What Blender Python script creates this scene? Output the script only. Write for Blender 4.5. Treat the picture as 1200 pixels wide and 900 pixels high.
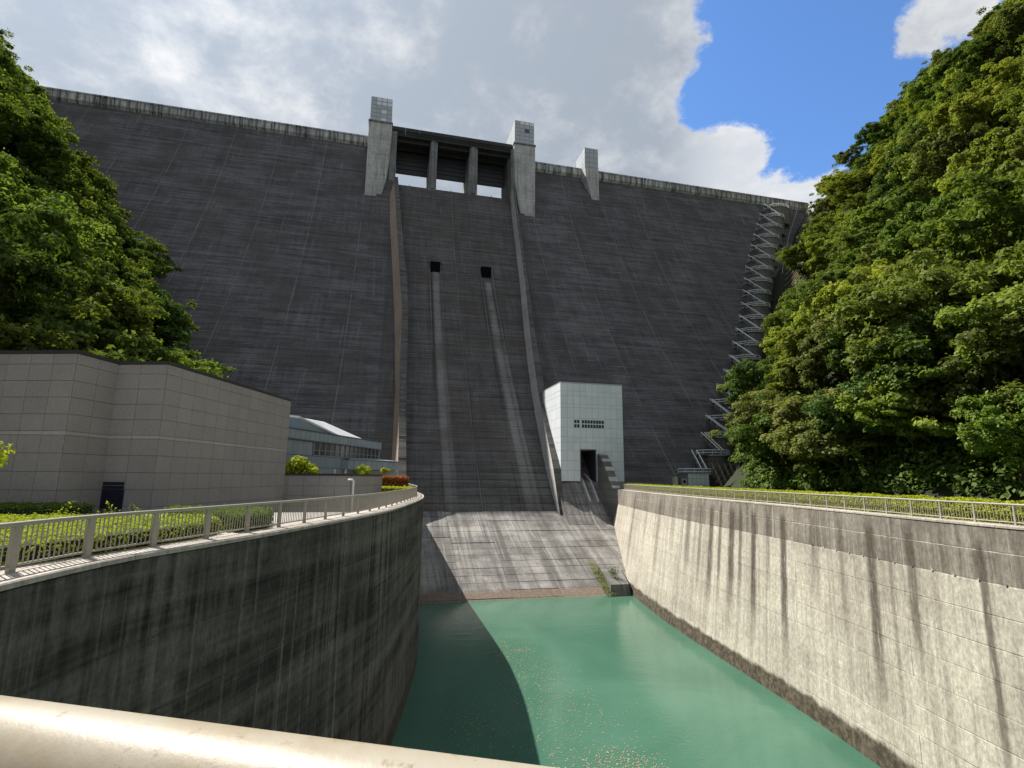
import bpy, bmesh, math, random
import numpy as np
from mathutils import Vector, Matrix

S = bpy.context.scene
for o in list(bpy.data.objects):
    bpy.data.objects.remove(o)
random.seed(7)
RNG = np.random.default_rng(11)

# ------------------------------------------------------------------ camera
F_PX, PITCH, ROLL, YAW = 618.7, math.radians(10.067), math.radians(0.556), math.radians(13.453)
cam_d = bpy.data.cameras.new('camera'); cam = bpy.data.objects.new('camera', cam_d)
S.collection.objects.link(cam)
cam_d.sensor_width = 36.0; cam_d.lens = F_PX / 1200 * 36.0
cam_d.clip_start = 0.05; cam_d.clip_end = 6000
_f0 = Vector((math.sin(YAW), math.cos(YAW), 0)); _r0 = Vector((math.cos(YAW), -math.sin(YAW), 0)); _u0 = Vector((0, 0, 1))
_f = math.cos(PITCH) * _f0 + math.sin(PITCH) * _u0; _u = math.cos(PITCH) * _u0 - math.sin(PITCH) * _f0
_r = math.cos(ROLL) * _r0 + math.sin(ROLL) * _u; _uu = -math.sin(ROLL) * _r0 + math.cos(ROLL) * _u
cam.matrix_world = Matrix(((_r.x, _uu.x, -_f.x, 0), (_r.y, _uu.y, -_f.y, 0), (_r.z, _uu.z, -_f.z, 0), (0, 0, 0, 1)))
S.camera = cam
S.render.resolution_x, S.render.resolution_y = 1024, 768

# ------------------------------------------------------------------ light
SUNV = Vector((-0.515, 0.638, 1.0)).normalized()          # towards the sun
SUN_EL = math.asin(SUNV.z); SUN_AZ = math.atan2(SUNV.x, SUNV.y)
sd = bpy.data.lights.new('sun', 'SUN'); sun = bpy.data.objects.new('sun', sd); S.collection.objects.link(sun)
sd.energy = 5.0; sd.angle = math.radians(0.5); sd.color = (1.0, 0.95, 0.86)
sun.rotation_euler = SUNV.to_track_quat('Z', 'Y').to_euler()
sun.location = (-60, 60, 200)
S.view_settings.view_transform = 'Standard'; S.view_settings.look = 'None'
S.view_settings.exposure = 0.68; S.view_settings.gamma = 1.0
S.view_settings.use_curve_mapping = False


# ------------------------------------------------------------------ node helpers
class NT:
    def __init__(self, tree):
        self.t = tree; self.n = tree.nodes; self.l = tree.links
    def node(self, typ, **kw):
        n = self.n.new(typ)
        for k, v in kw.items(): setattr(n, k, v)
        return n
    def put(self, sock, v):
        if isinstance(v, bpy.types.NodeSocket): self.l.new(v, sock)
        elif v is not None:
            if isinstance(v, (tuple, list)) and sock.type == 'RGBA' and len(v) == 3: v = (*v, 1)
            sock.default_value = v
    def m(self, op, a, b=None, c=None, clamp=False):
        n = self.node('ShaderNodeMath', operation=op, use_clamp=clamp)
        self.put(n.inputs[0], a)
        if b is not None: self.put(n.inputs[1], b)
        if c is not None: self.put(n.inputs[2], c)
        return n.outputs[0]
    def vm(self, op, a, b=None):
        n = self.node('ShaderNodeVectorMath', operation=op)
        self.put(n.inputs[0], a)
        if b is not None: self.put(n.inputs[1], b)
        return n.outputs['Value'] if op in ('DOT_PRODUCT', 'LENGTH') else n.outputs[0]
    def pos(self): return self.node('ShaderNodeNewGeometry').outputs['Position']
    def sep(self, v):
        n = self.node('ShaderNodeSeparateXYZ'); self.put(n.inputs[0], v); return n.outputs
    def comb(self, x=0., y=0., z=0.):
        n = self.node('ShaderNodeCombineXYZ')
        for i, v in enumerate((x, y, z)): self.put(n.inputs[i], v)
        return n.outputs[0]
    def noise(self, v, scale=1., detail=4., rough=.55, dist=0.):
        n = self.node('ShaderNodeTexNoise')
        self.put(n.inputs['Vector'], v); self.put(n.inputs['Scale'], scale); self.put(n.inputs['Detail'], detail)
        self.put(n.inputs['Roughness'], rough); self.put(n.inputs['Distortion'], dist)
        return n.outputs['Fac']
    def sm(self, x, a, b):
        n = self.node('ShaderNodeMapRange', interpolation_type='SMOOTHSTEP')
        self.put(n.inputs[0], x); n.inputs[1].default_value = a; n.inputs[2].default_value = b
        n.inputs[3].default_value = 0; n.inputs[4].default_value = 1
        return n.outputs[0]
    def mix(self, f, a, b, mode='MIX'):
        n = self.node('ShaderNodeMix', data_type='RGBA', blend_type=mode)
        self.put(n.inputs[0], f); self.put(n.inputs[6], a); self.put(n.inputs[7], b)
        return n.outputs[2]
    def ramp(self, x, stops):
        n = self.node('ShaderNodeValToRGB'); self.put(n.inputs[0], x)
        e = n.color_ramp.elements
        while len(e) < len(stops): e.new(0.5)
        for el, (p, c) in zip(e, stops):
            el.position = p; el.color = (c, c, c, 1) if not isinstance(c, tuple) else (*c, 1)
        return n.outputs[0]
    def bump(self, h, strength=.3, dist=.02):
        n = self.node('ShaderNodeBump'); self.put(n.inputs['Height'], h)
        n.inputs['Strength'].default_value = strength; n.inputs['Distance'].default_value = dist
        return n.outputs[0]
    def rnd(self): return self.node('ShaderNodeObjectInfo').outputs['Random']


def new_mat(name):
    m = bpy.data.materials.new(name); m.use_nodes = True
    t = NT(m.node_tree); b = t.n.get('Principled BSDF')
    return m, t, b


def scl(t, v, s): return t.vm('MULTIPLY', v, s)


# ------------------------------------------------------------------ sky
W = bpy.data.worlds.new('World'); S.world = W; W.use_nodes = True
t = NT(W.node_tree); t.n.clear()
out = t.node('ShaderNodeOutputWorld'); bg = t.node('ShaderNodeBackground'); t.l.new(bg.outputs[0], out.inputs[0])
sky = t.node('ShaderNodeTexSky', sky_type='NISHITA'); sky.sun_disc = False
sky.sun_elevation = SUN_EL; sky.sun_rotation = SUN_AZ
sky.altitude = 300; sky.air_density = 1.0; sky.dust_density = 0.6; sky.ozone_density = 2.0
g = t.vm('NORMALIZE', t.node('ShaderNodeTexCoord').outputs['Generated'])
x, y, z = t.sep(g)
zz = t.m('ADD', t.m('MAXIMUM', z, 0.0), 0.22)
cv = t.comb(t.m('DIVIDE', x, zz), t.m('DIVIDE', y, zz), 0.0)
n_big = t.noise(scl(t, cv, (1.0, 1.0, 1.0)), 1.5, 12, .60, .25)
n_fine = t.noise(t.vm('ADD', cv, (3.1, 7.7, 0)), 5.2, 12, .64, .3)
n_sh = t.m('MULTIPLY_ADD', t.noise(t.vm('ADD', cv, (9.3, 1.7, 0)), 2.2, 10, .60, .3), .52, t.m('MULTIPLY', t.noise(t.vm('ADD', cv, (1.3, 4.7, 0)), 7.0, 10, .62, .2), .48))


def dirpx(px, py):
    v = _r * ((px - 600) / F_PX) + _uu * ((450 - py) / F_PX) + _f
    return v.normalized()


def lobe(px, py, a0, a1):
    d = t.vm('DOT_PRODUCT', g, tuple(dirpx(px, py)))
    return t.sm(d, math.cos(math.radians(a1)), math.cos(math.radians(a0)))


dens = t.m('MULTIPLY_ADD', n_fine, 0.52, t.m('MULTIPLY', n_big, 0.48))          # 0..1, mean .5
bias = t.m('MULTIPLY_ADD', lobe(1035, 45, 0, 18.5), -0.88, 0.34)
bias = t.m('MULTIPLY_ADD', lobe(960, 120, 0, 7), -0.12, bias)
bias = t.m('MULTIPLY_ADD', lobe(930, 205, 0, 11), 0.46, bias)
bias = t.m('MULTIPLY_ADD', lobe(1105, 30, 0, 5.5), 0.62, bias)
dens2 = t.m('ADD', t.m('MULTIPLY_ADD', t.m('SUBTRACT', dens, .5), 1.9, .5), bias)
mask = t.sm(dens2, 0.47, 0.60)
thick0 = t.sm(t.m('MULTIPLY_ADD', n_sh, 0.9, t.m('MULTIPLY', dens2, 0.35)), 0.50, 0.80)
thick = t.m('MULTIPLY', thick0, t.m('SUBTRACT', 1.0, t.m('MULTIPLY', lobe(920, 190, 3, 12), .4)))
sund = t.vm('DOT_PRODUCT', g, tuple(SUNV))
glow = t.m('POWER', t.m('MAXIMUM', sund, 0.0), 9.0)
cum = lobe(925, 195, 2, 11)
bright = t.m('MULTIPLY_ADD', cum, 1.0, t.m('MULTIPLY_ADD', glow, 2.6, 5.3))
ccol = t.mix(thick, (1.0, 1.0, 1.0), (0.47, 0.535, 0.63))
ccol = t.vm('MULTIPLY', ccol, t.comb(bright, bright, bright))
skyc = t.vm('MULTIPLY', sky.outputs[0], (0.80, 1.10, 1.42))
t.l.new(t.mix(mask, skyc, ccol), bg.inputs[0]); bg.inputs[1].default_value = 0.10


# ------------------------------------------------------------------ mesh helpers
COL = S.collection


def mesh_from(name, V, Fc, mat=None, smooth=False):
    me = bpy.data.meshes.new(name); me.from_pydata([tuple(v) for v in V], [], Fc); me.update()
    if mat: me.materials.append(mat)
    if smooth: me.polygons.foreach_set('use_smooth', [True] * len(me.polygons))
    return me


def obj(name, me, parent=None):
    o = bpy.data.objects.new(name, me); COL.objects.link(o)
    if parent is not None: o.parent = parent
    return o


class MB:
    """collects simple shapes for one mesh"""
    def __init__(s): s.V = []; s.F = []
    def add(s, V, F):
        k = len(s.V); s.V += [tuple(v) for v in V]; s.F += [tuple(i + k for i in f) for f in F]; return s
    def hexa(s, b, tp):
        return s.add(list(b) + list(tp), [(3, 2, 1, 0), (4, 5, 6, 7), (0, 1, 5, 4), (1, 2, 6, 5), (2, 3, 7, 6), (3, 0, 4, 7)])
    def box(s, x0, x1, y0, y1, z0, z1):
        return s.hexa([(x0, y0, z0), (x1, y0, z0), (x1, y1, z0), (x0, y1, z0)], [(x0, y0, z1), (x1, y0, z1), (x1, y1, z1), (x0, y1, z1)])
    def prism(s, poly, d0, d1):
        """poly list of 3D points; extruded from offset d0 to d1 (vectors)"""
        n = len(poly); a = [Vector(q) + Vector(d0) for q in poly]; b = [Vector(q) + Vector(d1) for q in poly]
        return s.add(a + b, [tuple(range(n - 1, -1, -1)), tuple(range(n, 2 * n))] + [(i, (i + 1) % n, n + (i + 1) % n, n + i) for i in range(n)])
    def tube(s, pts, r, k=8, r1=None):
        pts = [Vector(q) for q in pts]; n = len(pts); rings = []
        for i, q in enumerate(pts):
            d = (pts[min(i + 1, n - 1)] - pts[max(i - 1, 0)]).normalized()
            a = d.cross(Vector((0, 0, 1)));
            if a.length < 1e-3: a = d.cross(Vector((1, 0, 0)))
            a.normalize(); b = a.cross(d)
            rr = r if r1 is None else r + (r1 - r) * i / (n - 1)
            rings.append([q + rr * (math.cos(2 * math.pi * j / k) * a + math.sin(2 * math.pi * j / k) * b) for j in range(k)])
        V = [v for g_ in rings for v in g_]
        Fc = [(i * k + j, i * k + (j + 1) % k, (i + 1) * k + (j + 1) % k, (i + 1) * k + j) for i in range(n - 1) for j in range(k)]
        Fc += [tuple(range(k - 1, -1, -1)), tuple((n - 1) * k + j for j in range(k))]
        return s.add(V, Fc)
    def bar(s, a, b, w, h):
        """rectangular bar from a to b: width w sideways, height h"""
        a = Vector(a); b = Vector(b); d = (b - a).normalized(); sx = d.cross(Vector((0, 0, 1)))
        if sx.length < 1e-3: sx = Vector((1, 0, 0))
        sx.normalize(); up = sx.cross(d); sx *= w / 2; up *= h / 2
        return s.hexa([a - sx - up, a + sx - up, b + sx - up, b - sx - up], [a - sx + up, a + sx + up, b + sx + up, b - sx + up])
    def build(s, name, mat, parent=None, smooth=False):
        return obj(name, mesh_from(name, s.V, s.F, mat, smooth), parent)


def tag(o, label=None, cat=None, group=None, kind=None):
    if label: o['label'] = label
    if cat: o['category'] = cat
    if group: o['group'] = group
    if kind: o['kind'] = kind
    return o


def thing(name, label, cat, loc=(0, 0, 0), group=None):
    o = bpy.data.objects.new(name, None); COL.objects.link(o); o.location = loc; o.empty_display_size = .5
    return tag(o, label, cat, group)


def inset_panel(q, thick, gap, ch, n_hint=None):
    """slab proud of quad q (4 pts CCW seen from outside): shrunk by gap, chamfered by ch"""
    q = [Vector(v) for v in q]; nrm = (q[2] - q[0]).cross(q[3] - q[1]).normalized()
    c = sum(q, Vector()) / 4
    eu = (q[1] - q[0] + q[2] - q[3]).normalized(); ev = (q[3] - q[0] + q[2] - q[1]).normalized()
    sg = [(1, 1), (-1, 1), (-1, -1), (1, -1)]
    def ring(g_, off): return [v + eu * (a * g_) + ev * (b * g_) + nrm * off for v, (a, b) in zip(q, sg)]
    V = ring(gap, 0) + ring(gap, thick - ch) + ring(gap + ch, thick)
    Fc = [(8, 9, 10, 11)]
    for k in (0, 4):
        Fc += [(k + i, k + (i + 1) % 4, k + 4 + (i + 1) % 4, k + 4 + i) for i in range(4)]
    return V, Fc


def panel(name, q, thick, gap, ch, mat, parent):
    V, Fc = inset_panel(q, thick, gap, ch)
    return obj(name, mesh_from(name, V, Fc, mat), parent)


def catmull(P, step):
    P = [Vector((*q, 0)) if len(q) == 2 else Vector(q) for q in P]
    P = [2 * P[0] - P[1]] + P + [2 * P[-1] - P[-2]]
    out_ = []
    for i in range(1, len(P) - 2):
        for k in range(40):
            u = k / 40
            out_.append(.5 * ((2 * P[i]) + (P[i + 1] - P[i - 1]) * u + (2 * P[i - 1] - 5 * P[i] + 4 * P[i + 1] - P[i + 2]) * u * u + (-P[i - 1] + 3 * P[i] - 3 * P[i + 1] + P[i + 2]) * u ** 3))
    out_.append(P[-2])
    d = [0]
    for a, b in zip(out_, out_[1:]): d.append(d[-1] + (b - a).length)
    n = max(2, round(d[-1] / step)); res = []; j = 0
    for k in range(n + 1):
        s_ = d[-1] * k / n
        while j < len(d) - 2 and d[j + 1] < s_: j += 1
        u = (s_ - d[j]) / max(d[j + 1] - d[j], 1e-9); res.append(out_[j].lerp(out_[j + 1], u))
    return res


def offset2d(P, d):
    r_ = []
    for i, q in enumerate(P):
        tg = (P[min(i + 1, len(P) - 1)] - P[max(i - 1, 0)]); n_ = Vector((-tg.y, tg.x, 0)).normalized(); r_.append(q + n_ * d)
    return r_


def lin(x_, xs, ys): return float(np.interp(x_, xs, ys))


# ------------------------------------------------------------------ materials
def concrete(name, base, dark, light=None, axis='X', streak=.5, streak_scale=.9, lift=None, lift_amt=.0, band=.0, mott=.5, rough=.9,
             long_streaks=None, low=None, brown=None, vary=.0, bump=.25, joints=None):
    m, t, b = new_mat(name)
    P = t.pos(); x, y, z = t.sep(P)
    ax = x if axis == 'X' else y
    sv = t.comb(t.m('MULTIPLY', ax, streak_scale), 0.0, t.m('MULTIPLY', z, 0.045))
    n_st = t.noise(sv, 1.0, 10, .70)
    sv2 = t.comb(t.m('MULTIPLY', ax, streak_scale * 3.1), 5.0, t.m('MULTIPLY', z, 0.10))
    n_st2 = t.noise(sv2, 1.0, 9, .70)
    n_m = t.noise(P, .16, 9, .66); n_f = t.noise(P, 2.3, 9, .72); n_g = t.noise(scl(t, P, (1, 1, .45)), 7.0, 6, .7)
    col = t.mix(t.sm(n_m, .34, .68), base, dark) if mott >= 1 else t.mix(t.m('MULTIPLY', t.sm(n_m, .34, .68), mott), base, dark)
    col = t.mix(t.m('MULTIPLY', t.sm(n_st, .47, .62), streak), col, dark)
    col = t.mix(t.m('MULTIPLY', t.sm(n_st2, .5, .64), streak * .65), col, dark)
    if light:
        lv = t.comb(t.m('MULTIPLY', ax, streak_scale * 1.7), 9.0, t.m('MULTIPLY', z, 0.07))
        col = t.mix(t.m('MULTIPLY', t.sm(t.noise(lv, 1.0, 6, .65), .54, .72), .6), col, light)
    if band:
        bv = t.comb(t.m('MULTIPLY', ax, .045), 3.0, t.m('MULTIPLY', z, .85))
        nb = t.noise(bv, 1.0, 7, .7)
        col = t.mix(t.m('MULTIPLY', t.sm(nb, .35, .72), band), col, light or base)
        col = t.mix(t.m('MULTIPLY', t.sm(nb, .52, .25), band), col, dark)
    if lift:
        fr = t.m('FRACT', t.m('DIVIDE', t.m('ADD', z, 60.0), lift))
        ln = t.m('SUBTRACT', 1.0, t.sm(t.m('ABSOLUTE', t.m('SUBTRACT', fr, .5)), .03, .09))
        br = t.noise(t.comb(t.m('MULTIPLY', ax, .16), 1.0, t.m('MULTIPLY', z, .7)), 1.0, 6, .7)
        lnm = t.m('MULTIPLY', ln, t.sm(br, .40, .66))
        col = t.mix(t.m('MULTIPLY', lnm, lift_amt), col, light or base)
        ln2 = t.m('SUBTRACT', 1.0, t.sm(t.m('ABSOLUTE', t.m('SUBTRACT', fr, .62)), .03, .10))
        col = t.mix(t.m('MULTIPLY', ln2, lift_amt * .55), col, dark)
    if long_streaks:                                        # (position, half width, length, strength, colour)
        zt = long_streaks[0]
        wob = t.m('MULTIPLY_ADD', t.noise(t.comb(0.0, 0.0, t.m('MULTIPLY', z, .35)), 1.0, 2, .5), .2, -.1)
        axw = t.m('ADD', ax, wob)
        jag = t.noise(t.comb(t.m('MULTIPLY', ax, 5.0), 0.0, t.m('MULTIPLY', z, .55)), 1.0, 4, .6)
        for (p_, hw, ln_, st_, cc) in long_streaks[1]:
            d = t.m('ABSOLUTE', t.m('SUBTRACT', axw, p_))
            mk = t.m('SUBTRACT', 1.0, t.sm(d, hw * .35, hw * 1.15))
            dep = t.m('SUBTRACT', zt, z)
            fall = t.m('MULTIPLY', t.m('SUBTRACT', 1.0, t.sm(dep, ln_ * .55, ln_ * 1.05)), t.sm(dep, -.1, 1.2))
            mk = t.m('MULTIPLY', t.m('MULTIPLY', mk, fall), t.m('MULTIPLY', t.sm(jag, .18, .5), st_))
            col = t.mix(mk, col, cc)
    if low:                                                 # (height, colour): wet, mossy foot
        wv = t.m('MULTIPLY_ADD', t.noise(t.comb(t.m('MULTIPLY', ax, .5), 0., t.m('MULTIPLY', z, .6)), 1.0, 5, .65), 1.1, -.55)
        col = t.mix(t.sm(t.m('ADD', z, wv), low[0] + .28, low[0] - .12), col, t.mix(t.sm(n_f, .4, .6), low[1], low[2]))
    if brown:
        col = t.mix(t.m('MULTIPLY', t.sm(t.noise(P, .09, 5, .6), .45, .65), .6), col, brown)
    fv = t.m('MULTIPLY', t.m('MULTIPLY_ADD', n_f, .9, .55), t.m('MULTIPLY_ADD', t.sm(n_g, .3, .7), .5, .75))
    if vary: fv = t.m('MULTIPLY', fv, t.m('MULTIPLY_ADD', t.rnd(), vary, 1 - vary / 2))
    col = t.vm('MULTIPLY', col, t.comb(fv, fv, fv))
    t.l.new(col, b.inputs['Base Color']); b.inputs['Roughness'].default_value = rough
    b.inputs['Specular IOR Level'].default_value = .25
    h = t.m('ADD', t.m('MULTIPLY', n_f, .5), t.noise(P, 9.0, 4, .6))
    t.l.new(t.bump(h, bump, .03), b.inputs['Normal'])
    return m


def plain(name, col, rough=.6, metal=0., var=.12, scale=3., bump=0., vary=.0, spec=.4, coat=0.):
    m, t, b = new_mat(name); P = t.pos()
    n = t.noise(P, scale, 5, .6); f = t.m('MULTIPLY_ADD', n, var * 2, 1 - var)
    if vary: f = t.m('MULTIPLY', f, t.m('MULTIPLY_ADD', t.rnd(), vary, 1 - vary / 2))
    t.l.new(t.vm('MULTIPLY', (*col,), t.comb(f, f, f)), b.inputs['Base Color'])
    b.inputs['Roughness'].default_value = rough; b.inputs['Metallic'].default_value = metal; b.inputs['Specular IOR Level'].default_value = spec
    if coat: b.inputs['Coat Weight'].default_value = coat
    if bump: t.l.new(t.bump(t.noise(P, scale * 6, 4, .6), bump, .01), b.inputs['Normal'])
    return m


def granite(name, base, vary=.08):
    m, t, b = new_mat(name); P = t.pos()
    v = t.node('ShaderNodeTexVoronoi'); t.put(v.inputs['Vector'], P); v.inputs['Scale'].default_value = 34.0
    n = t.noise(P, 18, 4, .7); n2 = t.noise(P, .5, 4, .6)
    f = t.m('ADD', t.m('MULTIPLY_ADD', t.sm(n, .35, .7), .34, .74), t.m('MULTIPLY', t.m('SUBTRACT', n2, .5), .25))
    f = t.m('MULTIPLY', f, t.m('MULTIPLY_ADD', t.sm(v.outputs['Distance'], .05, .5), .22, .84))
    f = t.m('MULTIPLY', f, t.m('MULTIPLY_ADD', t.rnd(), vary, 1 - vary / 2))
    t.l.new(t.vm('MULTIPLY', (*base,), t.comb(f, f, f)), b.inputs['Base Color'])
    b.inputs['Roughness'].default_value = .62; b.inputs['Specular IOR Level'].default_value = .35
    t.l.new(t.bump(n, .15, .004), b.inputs['Normal'])
    return m


def leaf_mat(name, c0, c1, trans=.35, rv=.6, hue=.0):
    m, t, b = new_mat(name)
    at_ = t.node('ShaderNodeAttribute', attribute_name='tone').outputs['Fac']
    rn = t.rnd()
    col = t.mix(at_, c0, c1)
    col = t.mix(t.m('MULTIPLY', rn, .45), col, (c1[0] * 1.35, c1[1] * 1.05, c1[2] * .7))
    f = t.m('MULTIPLY_ADD', t.m('FRACT', t.m('MULTIPLY', rn, 7.31)), rv, 1 - rv / 2)
    col = t.vm('MULTIPLY', col, t.comb(f, f, f))
    t.n.remove(b)
    d = t.node('ShaderNodeBsdfDiffuse'); tr = t.node('ShaderNodeBsdfTranslucent'); gl = t.node('ShaderNodeBsdfGlossy')
    gl.inputs['Roughness'].default_value = .6
    t.l.new(col, d.inputs[0])
    t.l.new(t.vm('MULTIPLY', col, (1.25, 1.25, .55)), tr.inputs[0])
    mx = t.node('ShaderNodeMixShader'); mx.inputs[0].default_value = trans
    t.l.new(d.outputs[0], mx.inputs[1]); t.l.new(tr.outputs[0], mx.inputs[2])
    m2 = t.node('ShaderNodeMixShader'); m2.inputs[0].default_value = .012
    t.l.new(mx.outputs[0], m2.inputs[1]); t.l.new(gl.outputs[0], m2.inputs[2])
    t.l.new(m2.outputs[0], t.n['Material Output'].inputs[0])
    return m


WHT = (.36, .35, .33); BRN = (.060, .045, .034); BLK = (.028, .026, .025)
M = {}
M['dam'] = concrete('dam_face_concrete', (.108, .103, .107), (.044, .043, .047), (.235, .228, .225), 'X', .7, .5, 1.5, .8, .55, .85, long_streaks=None, brown=(.075, .066, .06), vary=.12)
chst = [(12.6, 1.1, 90, .55, (.30, .29, .28)), (13.9, .5, 95, .4, (.24, .235, .23)), (28.7, 1.1, 95, .55, (.30, .29, .28)), (30.3, .6, 99, .5, (.26, .255, .25)), (11.1, .4, 60, .8, (.035, .034, .034)), (14.2, .35, 45, .7, (.035, .034, .034)), (26.9, .4, 60, .8, (.035, .034, .034)), (30.9, .3, 40, .6, (.035, .034, .034)), (7.0, .35, 130, .3, (.19, .185, .18)), (3.5, .4, 140, .3, (.2, .195, .19)), (31.5, .2, 140, .5, (.2, .195, .19)), (16.8, .25, 130, .25, (.18, .175, .17)), (37.5, .2, 140, .35, (.2, .195, .19))]  # pale runs are stains; dark ones paint the shaded trench sides
M['chute'] = concrete('chute_concrete', (.108, .102, .098), (.045, .043, .043), (.20, .19, .18), 'X', .7, .6, 1.5, .7, .45, .6, long_streaks=(66., chst[:8]), brown=(.085, .07, .058), vary=.10)
M['chute_top'] = concrete('chute_top_concrete', (.098, .093, .09), (.045, .043, .043), (.20, .19, .18), 'X', .6, .5, 1.5, .5, .42, .6, long_streaks=(106., chst[8:]), brown=(.085, .07, .058), vary=.06)
M['apron'] = concrete('apron_concrete', (.30, .285, .268), (.085, .078, .074), (.46, .445, .42), 'X', .85, .55, None, 0, .15, .9, low=(-16.2, (.21, .165, .13), (.13, .10, .08)), vary=.22, bump=.5)
M['joint'] = concrete('joint_concrete', (.20, .195, .19), (.09, .088, .088), None, 'X', .3, .6, mott=.8)
M['guide_l'] = concrete('guide_wall_brown_concrete', (.50, .37, .295), (.34, .26, .21), None, 'X', .4, .8, 1.5, .25, .2, .6)
M['guide_r'] = concrete('guide_wall_grey_concrete', (.58, .565, .54), (.34, .33, .31), None, 'X', .4, .8, 1.5, .3, .2, .6)
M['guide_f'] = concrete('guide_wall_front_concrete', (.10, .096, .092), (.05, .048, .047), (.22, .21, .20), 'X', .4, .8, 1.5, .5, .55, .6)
M['parapet'] = concrete('parapet_concrete', (.66, .66, .64), (.07, .069, .067), None, 'X', 1.0, 1.1, None, 0, 0, .5)
M['tower'] = concrete('tower_concrete', (.56, .56, .53), (.15, .15, .145), (.62, .62, .59), 'X', .6, .9, 1.5, .3, .3, .5)
M['pier'] = concrete('pier_concrete', (.30, .30, .29), (.075, .074, .073), None, 'X', .8, .9, 1.5, .3, .2, .5)
M['deck'] = concrete('deck_concrete', (.07, .07, .072), (.04, .04, .041), None, 'X', .5, .9)
rst = [(21.0, .28, 14, .75, BRN), (25.4, .45, 9, .7, BRN), (27.0, .2, 12, .45, BRN), (28.6, .55, 12.5, .8, BRN), (31.5, .35, 9, .45, BRN), (34.5, .6, 7, .35, BRN), (38.6, .55, 13, .85, BRN), (40.8, .35, 8, .5, BRN), (43.2, .55, 12.5, .85, BRN), (45.5, .4, 10, .6, BRN), (47.2, .7, 11, .85, BRN), (49.6, .4, 10, .7, BRN), (51.6, .65, 12, .85, BRN), (54.2, .5, 10, .6, BRN), (57.5, .9, 9, .55, BRN), (62.5, .8, 8, .35, BRN), (68.0, .9, 12, .4, BRN), (74.0, .8, 9, .3, BRN), (82.0, .8, 13, .55, BRN), (15.5, .6, 8, .6, BRN), (18.2, .5, 11, .6, BRN)]
M['wall_r'] = concrete('right_wall_concrete', (.53, .49, .415), (.20, .172, .142), (.60, .565, .495), 'Y', .45, 1.0, None, 0, .16, .45, long_streaks=(-2.2, rst), low=(-15.7, (.06, .05, .036), (.12, .10, .075)), vary=.10)
M['wall_r_top'] = concrete('right_wall_weathered_concrete', (.27, .24, .205), (.10, .085, .072), (.44, .41, .36), 'Y', .8, 1.3, None, 0, .12, .7, long_streaks=(-2.2, rst), vary=.12)
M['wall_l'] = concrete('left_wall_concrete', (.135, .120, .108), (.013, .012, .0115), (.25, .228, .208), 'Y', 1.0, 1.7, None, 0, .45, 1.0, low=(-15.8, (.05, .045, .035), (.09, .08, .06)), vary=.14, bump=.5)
M['coping'] = concrete('coping_concrete', (.46, .42, .37), (.25, .22, .19), None, 'Y', .3, 1.2, mott=.5)
M['paving'] = concrete('plaza_paving', (.40, .38, .35), (.27, .255, .235), None, 'Y', .2, .5, mott=.6)
M['wing'] = concrete('wing_wall_concrete', (.20, .19, .175), (.095, .09, .083), (.33, .31, .29), 'X', .6, .8, 1.5, .3, .2, .6)
M['bastion'] = concrete('bastion_concrete', (.19, .185, .178), (.07, .068, .066), (.32, .31, .30), 'X', .7, .7, 1.5, .3, .2, .6)
M['clad'] = plain('pale_grey_cladding', (.43, .455, .48), .42, 0., .06, .6, vary=.08)
M['clad_body'] = plain('cladding_backing', (.30, .31, .33), .6)
M['tile'] = plain('white_wall_panel', (.80, .84, .885), .40, 0., .07, .7, vary=.09)
M['glass'] = plain('dark_glass', (.05, .06, .075), .12, 0., .05, spec=.6)
M['glass_sky'] = plain('painted_sky_glass', (.70, .74, .78), .10, .0, .05, spec=.9)  # pale base colour stands in for sky reflected in the panes
M['steel_dark'] = plain('dark_gate_steel', (.05, .052, .056), .55, .2, .15)
M['galv'] = plain('galvanised_steel', (.72, .73, .73), .5, .0, .10, 5.)
M['railpaint'] = plain('beige_rail_paint', (.36, .335, .285), .45, 0., .12, 4., bump=.08)
M['granite'] = granite('grey_granite', (.34, .32, .298))
M['granite_lt'] = granite('polished_band_granite', (.44, .415, .385))
M['cap'] = plain('dark_roof_cap', (.045, .045, .048), .5)
M['mortar'] = plain('panel_joint', (.10, .095, .09), .9)
M['louvre'] = plain('navy_steel_shutter', (.012, .014, .030), .45)
M['bluemetal'] = plain('blue_grey_metal_cladding', (.30, .36, .41), .38, .25, .08, .8, vary=.10)
M['bluedark'] = plain('blue_grey_seam', (.12, .145, .17), .5, .2)
M['roofmetal'] = plain('white_metal_roof', (.70, .73, .76), .35, .2, .05, .5)
M['winframe'] = plain('aluminium_frame', (.38, .37, .35), .4, .4)
M['black'] = plain('shade_and_dial_black', (.008, .008, .010), 1.0, spec=0.)  # near-black for painted interior shade, and the dial's own black
M['cream'] = plain('cream_cabinet_paint', (.66, .63, .52), .45)
M['bark'] = plain('bark', (.075, .055, .042), .9, 0., .3, 6., bump=.3)
M['hill'] = plain('forest_floor', (.020, .026, .010), .95, 0., .35, .6, bump=.5)
M['grass'] = plain('grass_ground', (.07, .11, .025), .95, 0., .3, 3., bump=.4)
M['rock'] = plain('valley_gravel', (.16, .15, .135), .95, 0., .3, 1., bump=.4)
M['log'] = plain('weathered_log', (.20, .165, .12), .85, 0., .25, 4.)
M['leaf_a'] = leaf_mat('leaf_mid_green', (.075, .135, .028), (.175, .250, .058))
M['leaf_b'] = leaf_mat('leaf_yellow_green', (.110, .170, .028), (.235, .300, .065), .4)
M['leaf_c'] = leaf_mat('leaf_deep_green', (.032, .070, .016), (.085, .145, .034), .28)
M['leaf_d'] = leaf_mat('leaf_olive', (.090, .120, .035), (.190, .225, .075), .35)
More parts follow.
